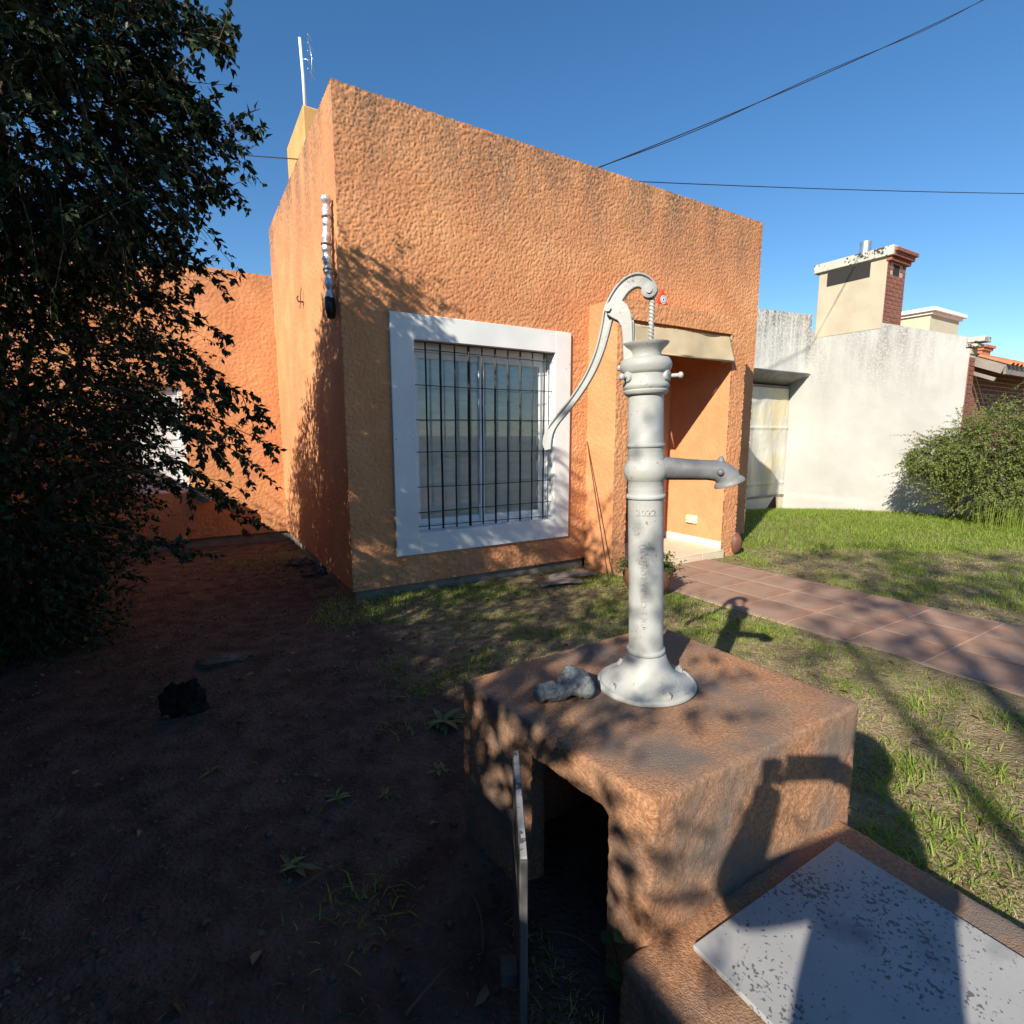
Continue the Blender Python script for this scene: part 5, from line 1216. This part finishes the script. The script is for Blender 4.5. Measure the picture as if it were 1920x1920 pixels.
def right_bush():
    rng = np.random.default_rng(9)
    c = on_ground(1880, 990); c = Vector((c.x + .28, c.y + .25, 0)); g = gzf(c.x, c.y)
    t = thing('bush', 'broad sunlit green bush in front of the white neighbour wall', 'bush', (c.x, c.y, g - .02))
    blobs = [(-.25, .2, 1.15, .65, .6, .55), (.30, .1, 1.45, .8, .7, .55), (.3, -.1, .7, .9, .7, .6), (-.15, .25, .7, .55, .55, .5), (1.2, .2, 1.1, .9, .8, .85), (-.75, .5, 1.05, .4, .35, .3)]
    P = []
    for b in blobs:
        n = 720; v = norm(rng.normal(0, 1, (n, 3))); f = rng.uniform(.45, 1, (n, 1)) ** .5; st = np.array(b[:3]) + v * f * np.array(b[3:6]); st[:, 2] = np.maximum(st[:, 2], .03)
        P.append(make_twigs(st, v * np.array([1, 1, .5]) + rng.normal(0, .4, (n, 3)), rng.uniform(.14, .34, n), rng.uniform(.05, .3, n), rng, 6))
    # loose sprays on the wall side
    n = 46; st = np.stack([rng.uniform(-1.05, -.6, n), rng.uniform(.2, .7, n), rng.uniform(.35, 1.55, n)], 1); P.append(make_twigs(st, np.stack([np.full(n, -1.0), rng.uniform(-.2, .5, n), rng.uniform(-.2, .6, n)], 1), rng.uniform(.2, .42, n), np.full(n, .1), rng, 6))
    n = 150; st = np.stack([rng.uniform(-.6, 1.6, n), rng.uniform(-.3, .5, n), rng.uniform(1.35, 1.8, n)], 1); P.append(make_twigs(st, np.stack([rng.uniform(-.6, .6, n), rng.uniform(-.4, .4, n), np.ones(n)], 1), rng.uniform(.15, .42, n), np.full(n, .16), rng, 6))
    foliage_object('foliage', np.concatenate(P), 20, .042, M['leafBush'], t, rng, twigrad=.0018, wr=.40, spread=.6, up=.8, lite=2)
    limbs([(arc((0, 0, 0), (b[0], b[1], b[2]), (0, 0, .15)), .03, .008) for b in blobs], t, M['bark'], 'stem')
    # tall stems of grass growing in its foot
    n = 420; x = rng.uniform(-.75, 1.3, n); y = rng.uniform(-.75, -.15, n); h = rng.uniform(.25, .62, n)
    V, F, tn = blades_np(np.stack([x, y, np.zeros(n)], 1), h, .006, rng, .25); link('tall_grass', mesh_np('tall_grass', V, F, True, tn), M['grass'], t)['kind'] = 'stuff'
def blades_np(C, h, w, rng, lean=.5, seg=3):
    n = len(C); a = rng.uniform(0, 2 * math.pi, n); d = np.stack([np.cos(a), np.sin(a), 0 * a], 1); s = np.stack([-np.sin(a), np.cos(a), 0 * a], 1)
    ln = rng.uniform(.15, 1.0, n) * lean; h = np.asarray(h); w = np.broadcast_to(np.asarray(w, float), (n,))
    rows = []
    for k in range(seg):
        t = k / seg; c = C + np.array([0, 0, 1.0]) * (h * (t - .35 * ln * t * t))[:, None] + d * (h * ln * t * t * 1.2)[:, None]; ww = (w * (1 - .55 * t))[:, None] * .5
        rows += [c - s * ww, c + s * ww]
    t = 1.0; rows.append(C + np.array([0, 0, 1.0]) * (h * (t - .35 * ln))[:, None] + d * (h * ln * 1.2)[:, None])
    V = np.stack(rows, 1); m = 2 * seg + 1
    T = []
    for k in range(seg - 1): T += [(2 * k, 2 * k + 1, 2 * k + 3), (2 * k, 2 * k + 3, 2 * k + 2)]
    T.append((2 * seg - 2, 2 * seg - 1, 2 * seg)); T = np.array(T)
    F = (np.arange(n)[:, None, None] * m + T[None]).reshape(-1, 3)
    return V.reshape(-1, 3), F, np.repeat(np.clip(rng.normal(.5, .25, n), 0, 1), m)
right_bush()
def corner_vine():
    rng = np.random.default_rng(17); b = Vector((8.3, 7.2, gzf(8.3, 7.2)))
    t = thing('tree', 'thin twiggy tree reaching in beside the tiled porch roof', 'tree', b)
    tip = [at_y(1868, 662, 6.6), at_y(1886, 722, 6.9), at_y(1900, 640, 6.5)]
    S = np.array([[.0, .0, 2.2], [.0, -.1, 1.5], [.0, -.1, 2.3]]); D = np.array([list(q - b - Vector(s)) for q, s in zip(tip, S)]); P = make_twigs(S, D + np.array([0, 0, .25]), np.linalg.norm(D, axis=1) * 1.03, np.full(3, .045), rng, 12, .03)
    sp, sd = [], []
    for q in P:
        for k in range(4, 12):
            for _ in range(2): sp.append(q[k]); sd.append((q[k] - q[k - 1]) * 4 + rng.normal(0, .25, 3))
    n = 160; v = norm(rng.normal(0, 1, (n, 3))); st = np.array([.35, .0, 2.6]) + v * np.array([.55, .5, .7]) * rng.uniform(.3, 1, (n, 1))
    P2 = np.concatenate([make_twigs(np.array(sp), np.array(sd), rng.uniform(.06, .16, len(sp)), np.full(len(sp), .1), rng, 5), make_twigs(st, v, rng.uniform(.15, .3, n), np.full(n, .1), rng, 5)])
    foliage_object('crown', P2, 9, .045, M['leafB'], t, rng, wr=.4)
    V, F = tubes_np(P, .006 * np.linspace(1.4, .4, 12)[None, :] * np.ones((3, 1)), 4); s = link('spray_stems', mesh_np('spray_stems', V, F), M['twig'], t); s['kind'] = 'stuff'
    limbs([([Vector((.1, 0, -.05)), Vector((.05, 0, 1.0)), Vector((.0, -.02, 2.3)), Vector((.2, 0, 3.0))], .05, .02)], t, name='trunk')
corner_vine()

def potted_plant():
    rng = np.random.default_rng(3); p = on_ground(1213, 1112)
    t = thing('potted_plant', 'leafy plant in a dark clay bowl beside the path, behind the pump', 'plant', p); t.scale = (1.2, 1.2, 1.15)
    MB().lathe([(.10, 0), (.13, .02), (.165, .09), (.175, .16), (.17, .2), (.155, .2), (.155, .16), (.01, .15)], 36).build('pot', M['clay'], t, angle=50)
    n = 170; v = norm(rng.normal(0, 1, (n, 3))); v[:, 2] = np.abs(v[:, 2]); st = np.array([0, 0, .17]) + v * np.array([.13, .13, .07]) * rng.uniform(.3, 1, (n, 1))
    P = make_twigs(st, v + np.array([0, 0, .3]), rng.uniform(.06, .17, n), np.full(n, .1), rng, 5); foliage_object('foliage', P, 14, .032, M['leafPot'], t, rng, twigrad=.0016, wr=.5)
potted_plant()
def clay_jar():
    p = HW(PO[1] + .055, PO[2] + .10); p.z = gzf(p.x, p.y)
    t = thing('clay_jar', 'brown clay jar lying behind the right porch pillar', 'jar', p, ANG + 1.2); t.scale = (.85, .62, .95)
    X, Y, Z = Vector((0, 1, 0)), Vector((0, 0, 1)), Vector((1, 0, 0))
    MB().lathe([(.02, -.2), (.09, -.19), (.135, -.12), (.15, -.02), (.145, .08), (.11, .15), (.075, .18), (.085, .2), (.075, .2), (.06, .17), (.055, .05)], 36, (0, 0, .145), (X, Y, Z)).build('body', M['clay'], t, angle=50)
    MB().tube([(-.02, -.10, .22), (.04, -.15, .26), (.10, -.14, .24), (.12, -.09, .2)], .013, 8).build('handle', M['clay'], t, True)
clay_jar()

# ------------------------------------------------------------------ grass, weeds, litter
def blocked(x, y):
    rx, ry = x - O.x, y - O.y; hx = rx * ES.x + ry * ES.y; hy = rx * EB.x + ry * EB.y
    b = (hx > PX0 - .02) & (hx < PX1 + .02) & (hy > PATH_Y0) & (hy < PATH_Y1 + .02)
    b |= (hx > -.02) & (hx < HOUSE_W) & (hy > .02) & (hy < HOUSE_D)
    b |= (hx > PO[0] - .01) & (hx < PO[1] + .01) & (hy > PO[2] - .06) & (hy < .1)
    b |= (hy > HOUSE_D - .01) & (hx < .1); b |= (hx > NX - .02)
    s = x * math.cos(ANG) + y * math.sin(ANG); n = x * math.sin(ANG) - y * math.cos(ANG)
    b |= (s > .70) & (s < 1.62) & (n > -1.50) & (n < -.70); b |= (s > .71) & (s < 1.575) & (n > -.74) & (n < .64)
    return b
def build_grass():
    rng = np.random.default_rng(31)
    def region(x0, x1, y0, y1, count, dens):
        x = rng.uniform(x0, x1, count); y = rng.uniform(y0, y1, count); vis = (np.abs(x) < y * 1.05 + .35) & ~blocked(x, y); x, y = x[vis], y[vis]
        k = rng.uniform(0, 1, len(x)) < dens(x, y); return x[k], y[k]
    def hx_(x, y): return (x - O.x) * ES.x + (y - O.y) * ES.y
    def clump(x, y, f=1.6, s=81): return fbm(np.stack([x, y, 0 * x], 1), f, 3, s)
    def green(x, y):
        c = clump(x, y, 2.2); lush = np.clip((y - 5.2) / 2.0, 0, 1) * np.clip((hx_(x, y) - 3.7) / .8, 0, 1)
        base = np.clip((c - .43) / .15, 0, 1) * .9 + .12
        shade = np.clip((hx_(x, y) + .95) / 1.3, 0, 1)
        return np.maximum(base * shade, lush)
    def straw(x, y):
        lush = np.clip((y - 6.2) / 1.6, 0, 1) * np.clip((hx_(x, y) - 4.0) / .8, 0, 1)
        return np.clip((hx_(x, y) + .8) / 1.3, 0, 1) * (1 - .8 * lush) * (.35 + .65 * (clump(x, y, 3, 85) > .42))
    for nm, m, fn, sets, lean, kw in (
        ('green_grass', M['grass'], green, ((0, 3.2, .5, 3.6, 72000, .038, .0044), (-1.5, 6.5, 3.6, 6.6, 90000, .05, .0062), (1.5, 11, 6.3, 13, 130000, .075, .0085)), 1.0, {}),
        ('dry_grass', M['straw'], straw, ((0, 3.2, .5, 3.6, 120000, .028, .0032), (-1.5, 6.5, 3.6, 6.6, 90000, .03, .0040), (1.5, 11, 6.3, 13, 30000, .035, .0055)), 1.7, {})):
        VV, FF, TT, k = [], [], [], 0
        for x0, x1, y0, y1, cnt, h, w in sets:
            x, y = region(x0, x1, y0, y1, cnt, fn); c = clump(x, y, 2.2); hh = h * rng.uniform(.35, 1.15, len(x)) * (.55 + 1.1 * c)
            V, F, tn = blades_np(np.stack([x, y, gz(x, y) - .012], 1), hh, w * rng.uniform(.7, 1.2, len(x)), rng, lean, 3 if (y0 < 3 and m is M['grass']) else 2)
            VV.append(V); FF.append(F + k); k += len(V); TT.append(tn)
        setp(link(nm, mesh_np(nm, np.concatenate(VV), np.concatenate(FF), True, np.concatenate(TT)), m), 'short green grass growing in the lawn' if m is M['grass'] else 'dry straw-coloured grass in the lawn', 'grass', kind='stuff')
    # tufts of taller, broader blades
    VV, FF, TT, k = [], [], [], 0
    spots = [(1440, 1185, .09, 120), (1700, 1440, .10, 160), (1750, 1560, .10, 160), (1850, 1530, .10, 150), (1660, 1480, .08, 90), (1640, 1560, .06, 60), (1590, 1290, .09, 120), (1780, 1390, .1, 130), (1720, 1330, .09, 110), (1860, 1450, .09, 120), (1900, 1360, .09, 110),
             (660, 1710, .13, 60), (700, 1700, .10, 40), (620, 1720, .09, 25), (560, 1630, .04, 8), (970, 1185, .12, 160), (840, 1270, .14, 170), (780, 1290, .12, 120), (905, 1235, .14, 170), (1040, 1190, .14, 170), (1130, 1150, .12, 120), (730, 1250, .14, 130), (760, 1370, .08, 60), (490, 1052, .22, 260), (530, 1042, .16, 170), (440, 1058, .14, 90), (1270, 1128, .08, 110), (1330, 1160, .1, 110), (640, 1170, .12, 60), (980, 1160, .1, 90),
             (1420, 1060, .1, 90), (1430, 990, .12, 120), (1310, 1190, .1, 120), (1530, 1220, .09, 90), (1640, 1215, .08, 90), (1470, 1110, .07, 50), (1690, 1600, .07, 60), (1800, 1620, .08, 80), (1090, 1180, .1, 90), (880, 1180, .12, 100)]
    for u, v, r, cnt in spots:
        p = on_ground(u, v); q = rng.normal(0, r * .6, (cnt, 2)); x = p.x + q[:, 0]; y = p.y + q[:, 1]; ok = ~blocked(x, y); x, y = x[ok], y[ok]
        h = (.068 if p.x > .1 else .05) * rng.uniform(.4, 1.15, len(x)); V, F, tn = blades_np(np.stack([x, y, gz(x, y) - .012], 1), h, .0055 * rng.uniform(.7, 1.2, len(x)), rng, 1.3); VV.append(V); FF.append(F + k); k += len(V); TT.append(tn)
    setp(link('grass_tufts', mesh_np('grass_tufts', np.concatenate(VV), np.concatenate(FF), True, np.concatenate(TT)), M['grass']), 'tufts of longer green grass scattered over the garden', 'grass', kind='stuff')
    # thin straw and leaf litter on the bare dirt
    n = 9000; x = rng.uniform(-3.2, .9, n); y = rng.uniform(.7, 5.5, n); ok = (np.abs(x) < y * 1.05 + .3) & ~blocked(x, y); x, y = x[ok], y[ok]; n = len(x)
    a = rng.uniform(0, 6.28, n); A = np.stack([np.cos(a), np.sin(a), rng.uniform(-.05, .15, n)], 1); L = rng.uniform(.01, .045, n)
    V, F, tn = leaves_lite(np.stack([x, y, gz(x, y) + .012], 1), A, np.tile([0, 0, 1.0], (n, 1)) + rng.normal(0, .3, (n, 3)), L, rng.uniform(.0008, .0022, n), rng.uniform(0, 1, n))
    n = 1100; x = rng.uniform(-3.0, 4.0, n); y = rng.uniform(.7, 6.5, n); ok = (np.abs(x) < y * 1.05 + .3) & ~blocked(x, y); x, y = x[ok], y[ok]; n = len(x)
    a = rng.uniform(0, 6.28, n); A = np.stack([np.cos(a), np.sin(a), rng.uniform(-.1, .3, n)], 1); L = rng.uniform(.02, .05, n)
    V2, F2, t2 = leaves(np.stack([x, y, gz(x, y) + .012], 1), A, np.tile([0, 0, 1.0], (n, 1)) + rng.normal(0, .5, (n, 3)), L, L * .28, rng.uniform(0, 1, n), .4, .4)
    setp(link('leaf_litter', mesh_np('leaf_litter', np.concatenate([V, V2]), np.concatenate([F, F2 + len(V)]), True, np.concatenate([tn, t2])), M['deadleaf']), 'dead leaves and straw strewn over the bare soil', 'litter', kind='stuff')
build_grass()
def crumbs():
    rng = np.random.default_rng(77); n = 9000; x = rng.uniform(-3.4, 1.0, n); y = .6 + 5.2 * rng.uniform(0, 1, n) ** 1.5; ok = (np.abs(x) < y * 1.05 + .3) & ~blocked(x, y); x, y = x[ok], y[ok]; n = len(x)
    r = .0035 + .011 * rng.uniform(0, 1, n) ** 4; U = np.array([(1, 0, 0), (-1, 0, 0), (0, 1, 0), (0, -1, 0), (0, 0, 1), (0, 0, -1)], float); T = np.array([(0, 2, 4), (2, 1, 4), (1, 3, 4), (3, 0, 4), (2, 0, 5), (1, 2, 5), (3, 1, 5), (0, 3, 5)])
    V = np.stack([x, y, gz(x, y) + r * .3], 1)[:, None, :] + U[None] * r[:, None, None] * rng.uniform(.6, 1.3, (n, 6, 1)) * np.array([1, 1, .7]); F = (np.arange(n)[:, None, None] * 6 + T[None]).reshape(-1, 3)
    setp(link('soil_crumbs', mesh_np('soil_crumbs', V.reshape(-1, 3), F), M['crumb']), 'crumbs of dry earth strewn over the bare soil', 'soil', kind='stuff')
crumbs()
def weeds():
    rng = np.random.default_rng(41)
    for u, v, r, n, lab in ((835, 1358, .10, 22, 'pale leafy weed rosette beside the red block corner'), (822, 1448, .05, 11, 'little weed rosette on the dirt close to the red block'), (632, 1502, .055, 9, 'spiky weed rosette alone on the bare dirt, wider one'),
                            (722, 1496, .042, 9, 'small spiky weed rosette near the wider one on bare dirt'), (548, 1632, .06, 8, 'weed with few broad leaves beside the grass clump on dirt'), (400, 1450, .04, 7, 'tiny weed sprouting far out on the shaded dirt')):
        p = on_ground(u, v); a = rng.uniform(0, 6.28, n); A = np.stack([np.cos(a), np.sin(a), rng.uniform(.05, .6, n)], 1); L = r * rng.uniform(.6, 1.2, n)
        V, F, tn = leaves(np.zeros((n, 3)) + rng.normal(0, r * .12, (n, 3)) * np.array([1, 1, 0]), A, np.tile([0, 0, 1.0], (n, 1)), L, L * .16, rng.uniform(0, 1, n), .3, .25)
        o = link('weed', mesh_np('weed', V, F, True, tn), M['weed']); o.location = p + Vector((0, 0, .008)); setp(o, lab, 'weed', 'weeds on the bare dirt')
    # round-leaved plant in the hatch corner
    p = at_z(1178, 1790, .03); n = 7
    C = np.array([[rng.uniform(-.03, .02), rng.uniform(-.02, .03), rng.uniform(.03, .16)] for _ in range(n)]); a = rng.uniform(2.2, 4.6, n)
    V, F, tn = leaves(C, np.stack([np.cos(a), np.sin(a), np.full(n, .25)], 1), np.tile([0, -.4, 1.0], (n, 1)), np.full(n, .038), np.full(n, .019), rng.uniform(0, 1, n), .1, .15)
    t = thing('weed', 'round-leaved weed growing in the hatch corner of the block', 'weed', (p.x - .01, p.y - .02, -.06)); link('leaf_cluster', mesh_np('leaf_cluster', V, F, True, tn), M['clover'], t)['kind'] = 'stuff'
    mb = MB()
    for c in C: mb.tube([(0, 0, 0), (c[0] * .5, c[1] * .5, c[2] * .6), tuple(c)], .0015, 4)
    mb.build('stalks', M['twig'], t)
    def lump(nm, u, v, sx, sy, sz, m, lab, cat, rz, seed):
        q = on_ground(u, v); bm = bmesh.new(); bmesh.ops.create_icosphere(bm, subdivisions=4, radius=1); me = bpy.data.meshes.new(nm); bm.to_mesh(me); bm.free()
        P = co_np(me).astype(float); N = norm(P); P = P * (1 + 1.1 * (fbm(P @ _q, 1.7, 4, seed) - .5))[:, None]; P = P + N * (.75 * np.abs(fbm(P @ _q2, 3.5, 3, seed + 3) - .5))[:, None]; P = P * np.array([sx, sy, sz]); P[:, 2] = np.maximum(P[:, 2] + sz * .25, -.02)
        me.vertices.foreach_set('co', P.astype(np.float32).ravel()); me.update(); o = link(nm, me, m); o.location = q; o.rotation_euler = (0, 0, rz); setp(o, lab, cat); return o
    lump('charred_stump', 346, 1332, .085, .06, .10, M['char'], 'jagged black stump standing on the shaded dirt', 'stump', .3, 91)
    lump('dirt_clod', 418, 1240, .12, .07, .03, M['crumb'], 'dark flat clod with twigs lying beyond the black stump', 'clod', .5, 93)
    lump('dirt_clod', 590, 1075, .14, .10, .055, M['crumb'], 'dark crumbled clod against the house plinth', 'clod', 1.0, 95)
    lump('dirt_clod', 562, 1058, .12, .09, .05, M['crumb'], 'dark earth clod at the far end of the house plinth', 'clod', .2, 97)
    for u0, v0, u1, v1, bend, lab in ((385, 1255, 465, 1245, .02, 'crooked dry twig lying across the flat clod'), (760, 1918, 850, 1815, .015, 'long straight dry twig on the dirt near the hatch door'), (885, 1690, 905, 1800, .02, 'bent pale twig beside the open hatch door'), (1020, 1760, 1120, 1800, .02, 'dry stalk lying in the hatch opening'), (540, 1690, 700, 1600, .02, 'thin curved twig over the grass clump on the dirt')):
        a, b = on_ground(u0, v0), on_ground(u1, v1); pts = arc((0, 0, .02), b - a + Vector((0, 0, .02)), (bend, bend, .015)); o = MB().tube(pts, [.0035 - .0002 * k for k in range(9)], 5).build('fallen_twig', M['twig'], None, True); o.location = a; setp(o, lab, 'twig', 'fallen twigs')
weeds()

# ================================================================== THE PHOTOGRAPHER (stands behind the camera; only the shadow is in the picture)
def photographer():
    g = gzf(0, -.5); bx, by = .03, -.46
    t = thing('person', 'person in dark jacket and jeans holding up a phone', 'person', (bx, by, g))
    J = {'pel': (-.13, -.02, .93), 'sp': (-.11, .0, 1.10), 'ch': (-.06, .0, 1.28), 'nk': (-.01, .01, 1.43), 'nk2': (0, .03, 1.50), 'hd': (0, .05, 1.58), 'hd2': (0, .05, 1.68)}
    jl = lambda n_: n_
    for s, k in ((-1, 'L'), (1, 'R')):
        J['hip' + k] = (-.13 + s * .09, s * .04 - .02, .90); J['kn' + k] = (-.13 + s * .11, s * .05 + .01, .50); J['an' + k] = (-.13 + s * .12, s * .05 - .03, .09); J['to' + k] = (-.13 + s * .14, s * .05 + .12, .04)
        J['sh' + k] = (-.03 + s * .12, s * .07, 1.37)
    hz = CAM_Z - g
    J['elL'] = (-.335, .16, 1.15); J['wrL'] = (-.135, .40, hz - .085); J['haL'] = (-.105, .435, hz - .035)
    J['elR'] = (.20, .20, 1.12); J['wrR'] = (.155, .385, hz - .085); J['haR'] = (.125, .425, hz - .035)
    E = [('pel', 'sp'), ('sp', 'ch'), ('ch', 'nk'), ('nk', 'nk2'), ('nk2', 'hd'), ('hd', 'hd2')]
    rad = {'pel': .15, 'sp': .14, 'ch': .155, 'nk': .075, 'nk2': .056, 'hd': .085, 'hd2': .075}
    for k in 'LR':
        E += [('pel', 'hip' + k), ('hip' + k, 'kn' + k), ('kn' + k, 'an' + k), ('an' + k, 'to' + k), ('ch', 'sh' + k), ('sh' + k, 'el' + k), ('el' + k, 'wr' + k), ('wr' + k, 'ha' + k)]
        rad.update({'hip' + k: .095, 'kn' + k: .065, 'an' + k: .045, 'to' + k: .04, 'sh' + k: .075, 'el' + k: .056, 'wr' + k: .033, 'ha' + k: .034})
    def skin(name, verts, edges, radii, rootv, m, lv=2):
        me = bpy.data.meshes.new(name); ks = list(verts); me.from_pydata([verts[k] for k in ks], [(ks.index(a), ks.index(b)) for a, b in edges], []); o = link(name, me, m, t)
        sk = o.modifiers.new('skin', 'SKIN'); sk.use_smooth_shade = True
        for i, k in enumerate(ks):
            r = radii[k]; me.skin_vertices[0].data[i].radius = (r, r) if not isinstance(r, tuple) else r
            me.skin_vertices[0].data[i].use_root = (k == rootv)
        o.modifiers.new('sub', 'SUBSURF').levels = lv; o.modifiers['sub'].render_levels = lv
        baked(o); o.data.shade_smooth(); return o
    body = skin('body', J, E, rad, 'pel', M['coat'])
    # skin, jeans and shoes by height on the one continuous body
    body.data.materials.append(M['skin']); body.data.materials.append(M['denim']); body.data.materials.append(M['shoe'])
    for p in body.data.polygons:
        c = p.center; hand = min((Vector(J['haL']) - c).length, (Vector(J['haR']) - c).length)
        p.material_index = 1 if (c.z > 1.475 or hand < .075) else (3 if c.z < .085 else (2 if c.z < .93 else 0))
    hd = Vector(J['hd'])
    # face features and hair
    nose = MB().tube([hd + Vector((0, .085, .03)), hd + Vector((0, .112, -.005)), hd + Vector((0, .095, -.02))], [.010, .017, .010], 8).build('nose', M['skin'], t, True)
    for s in (-1, 1):
        MB().lathe([(.002, -.012), (.012, -.006), (.013, 0), (.008, .006), (.002, .009)], 14, hd + Vector((s * .033, .083, .035)), (Vector((1, 0, 0)), Vector((0, 0, 1)), Vector((0, 1, 0)))).build('eye', M['eyewhite'], t, True)
        MB().lathe([(.004, -.01), (.022, -.006), (.026, .0), (.02, .006), (.004, .008)], 14, hd + Vector((s * .083, .0, .01)), (Vector((0, 1, 0)), Vector((0, 0, 1)), Vector((1, 0, 0)))).build('ear', M['skin'], t, True)
    MB().tube([hd + Vector((-.025, .083, -.045)), hd + Vector((0, .09, -.048)), hd + Vector((.025, .083, -.045))], .006, 6).build('mouth', M['red'], t, True)
    bm = bmesh.new(); bmesh.ops.create_icosphere(bm, subdivisions=3, radius=1); bmesh.ops.delete(bm, geom=[v for v in bm.verts if v.co.z < -.25 and v.co.y > -.4 or v.co.y > .62 and v.co.z < .45], context='VERTS')
    me = bpy.data.meshes.new('hair'); bm.to_mesh(me); bm.free(); me.transform(Matrix.Translation(hd + Vector((0, -.012, .035))) @ Matrix.Diagonal((.099, .108, .122, 1))); me.shade_smooth(); link('hair', me, M['hair'], t)
    # fingers closed on the phone edges
    for s, k in ((-1, 'L'), (1, 'R')):
        h = Vector(J['ha' + k]); ph = Vector((-s * 1, 0, 0))
        for i, (dz, ln) in enumerate(((.028, .058), (.010, .066), (-.008, .063), (-.026, .05))):
            a = h + Vector((s * .004, .012, dz)); b_ = a + Vector((-s * .012, .026, .006)); c_ = b_ + Vector((-s * ln * .45, .004, .002)); d_ = c_ + Vector((-s * ln * .25, -.006, 0))
            MB().tube([a, b_, c_, d_], [.010, .0095, .0085, .006], 8).build('finger', M['skin'], t, True)
        a = h + Vector((-s * .006, -.010, .01)); MB().tube([a, a + Vector((-s * .026, -.006, .022)), a + Vector((-s * .052, .002, .030))], [.012, .0105, .007], 8).build('thumb', M['skin'], t, True)
    ph = thing('phone', 'black phone held up in both hands by the person', 'phone', (.04, -.016, CAM_Z + .004))
    MB().box(-.075, -.004, -.038, .075, .004, .038).build('case', M['black'], ph, bevel=.003)
    MB().box(-.071, -.0052, -.034, .071, -.0042, .034).build('screen', M['dark'], ph)
    MB().lathe([(.008, 0), (.008, .003), (.006, .003)], 16, (-.062, .004, .024), (Vector((1, 0, 0)), Vector((0, 0, 1)), Vector((0, 1, 0)))).build('lens', M['rustzinc'], ph)
photographer()
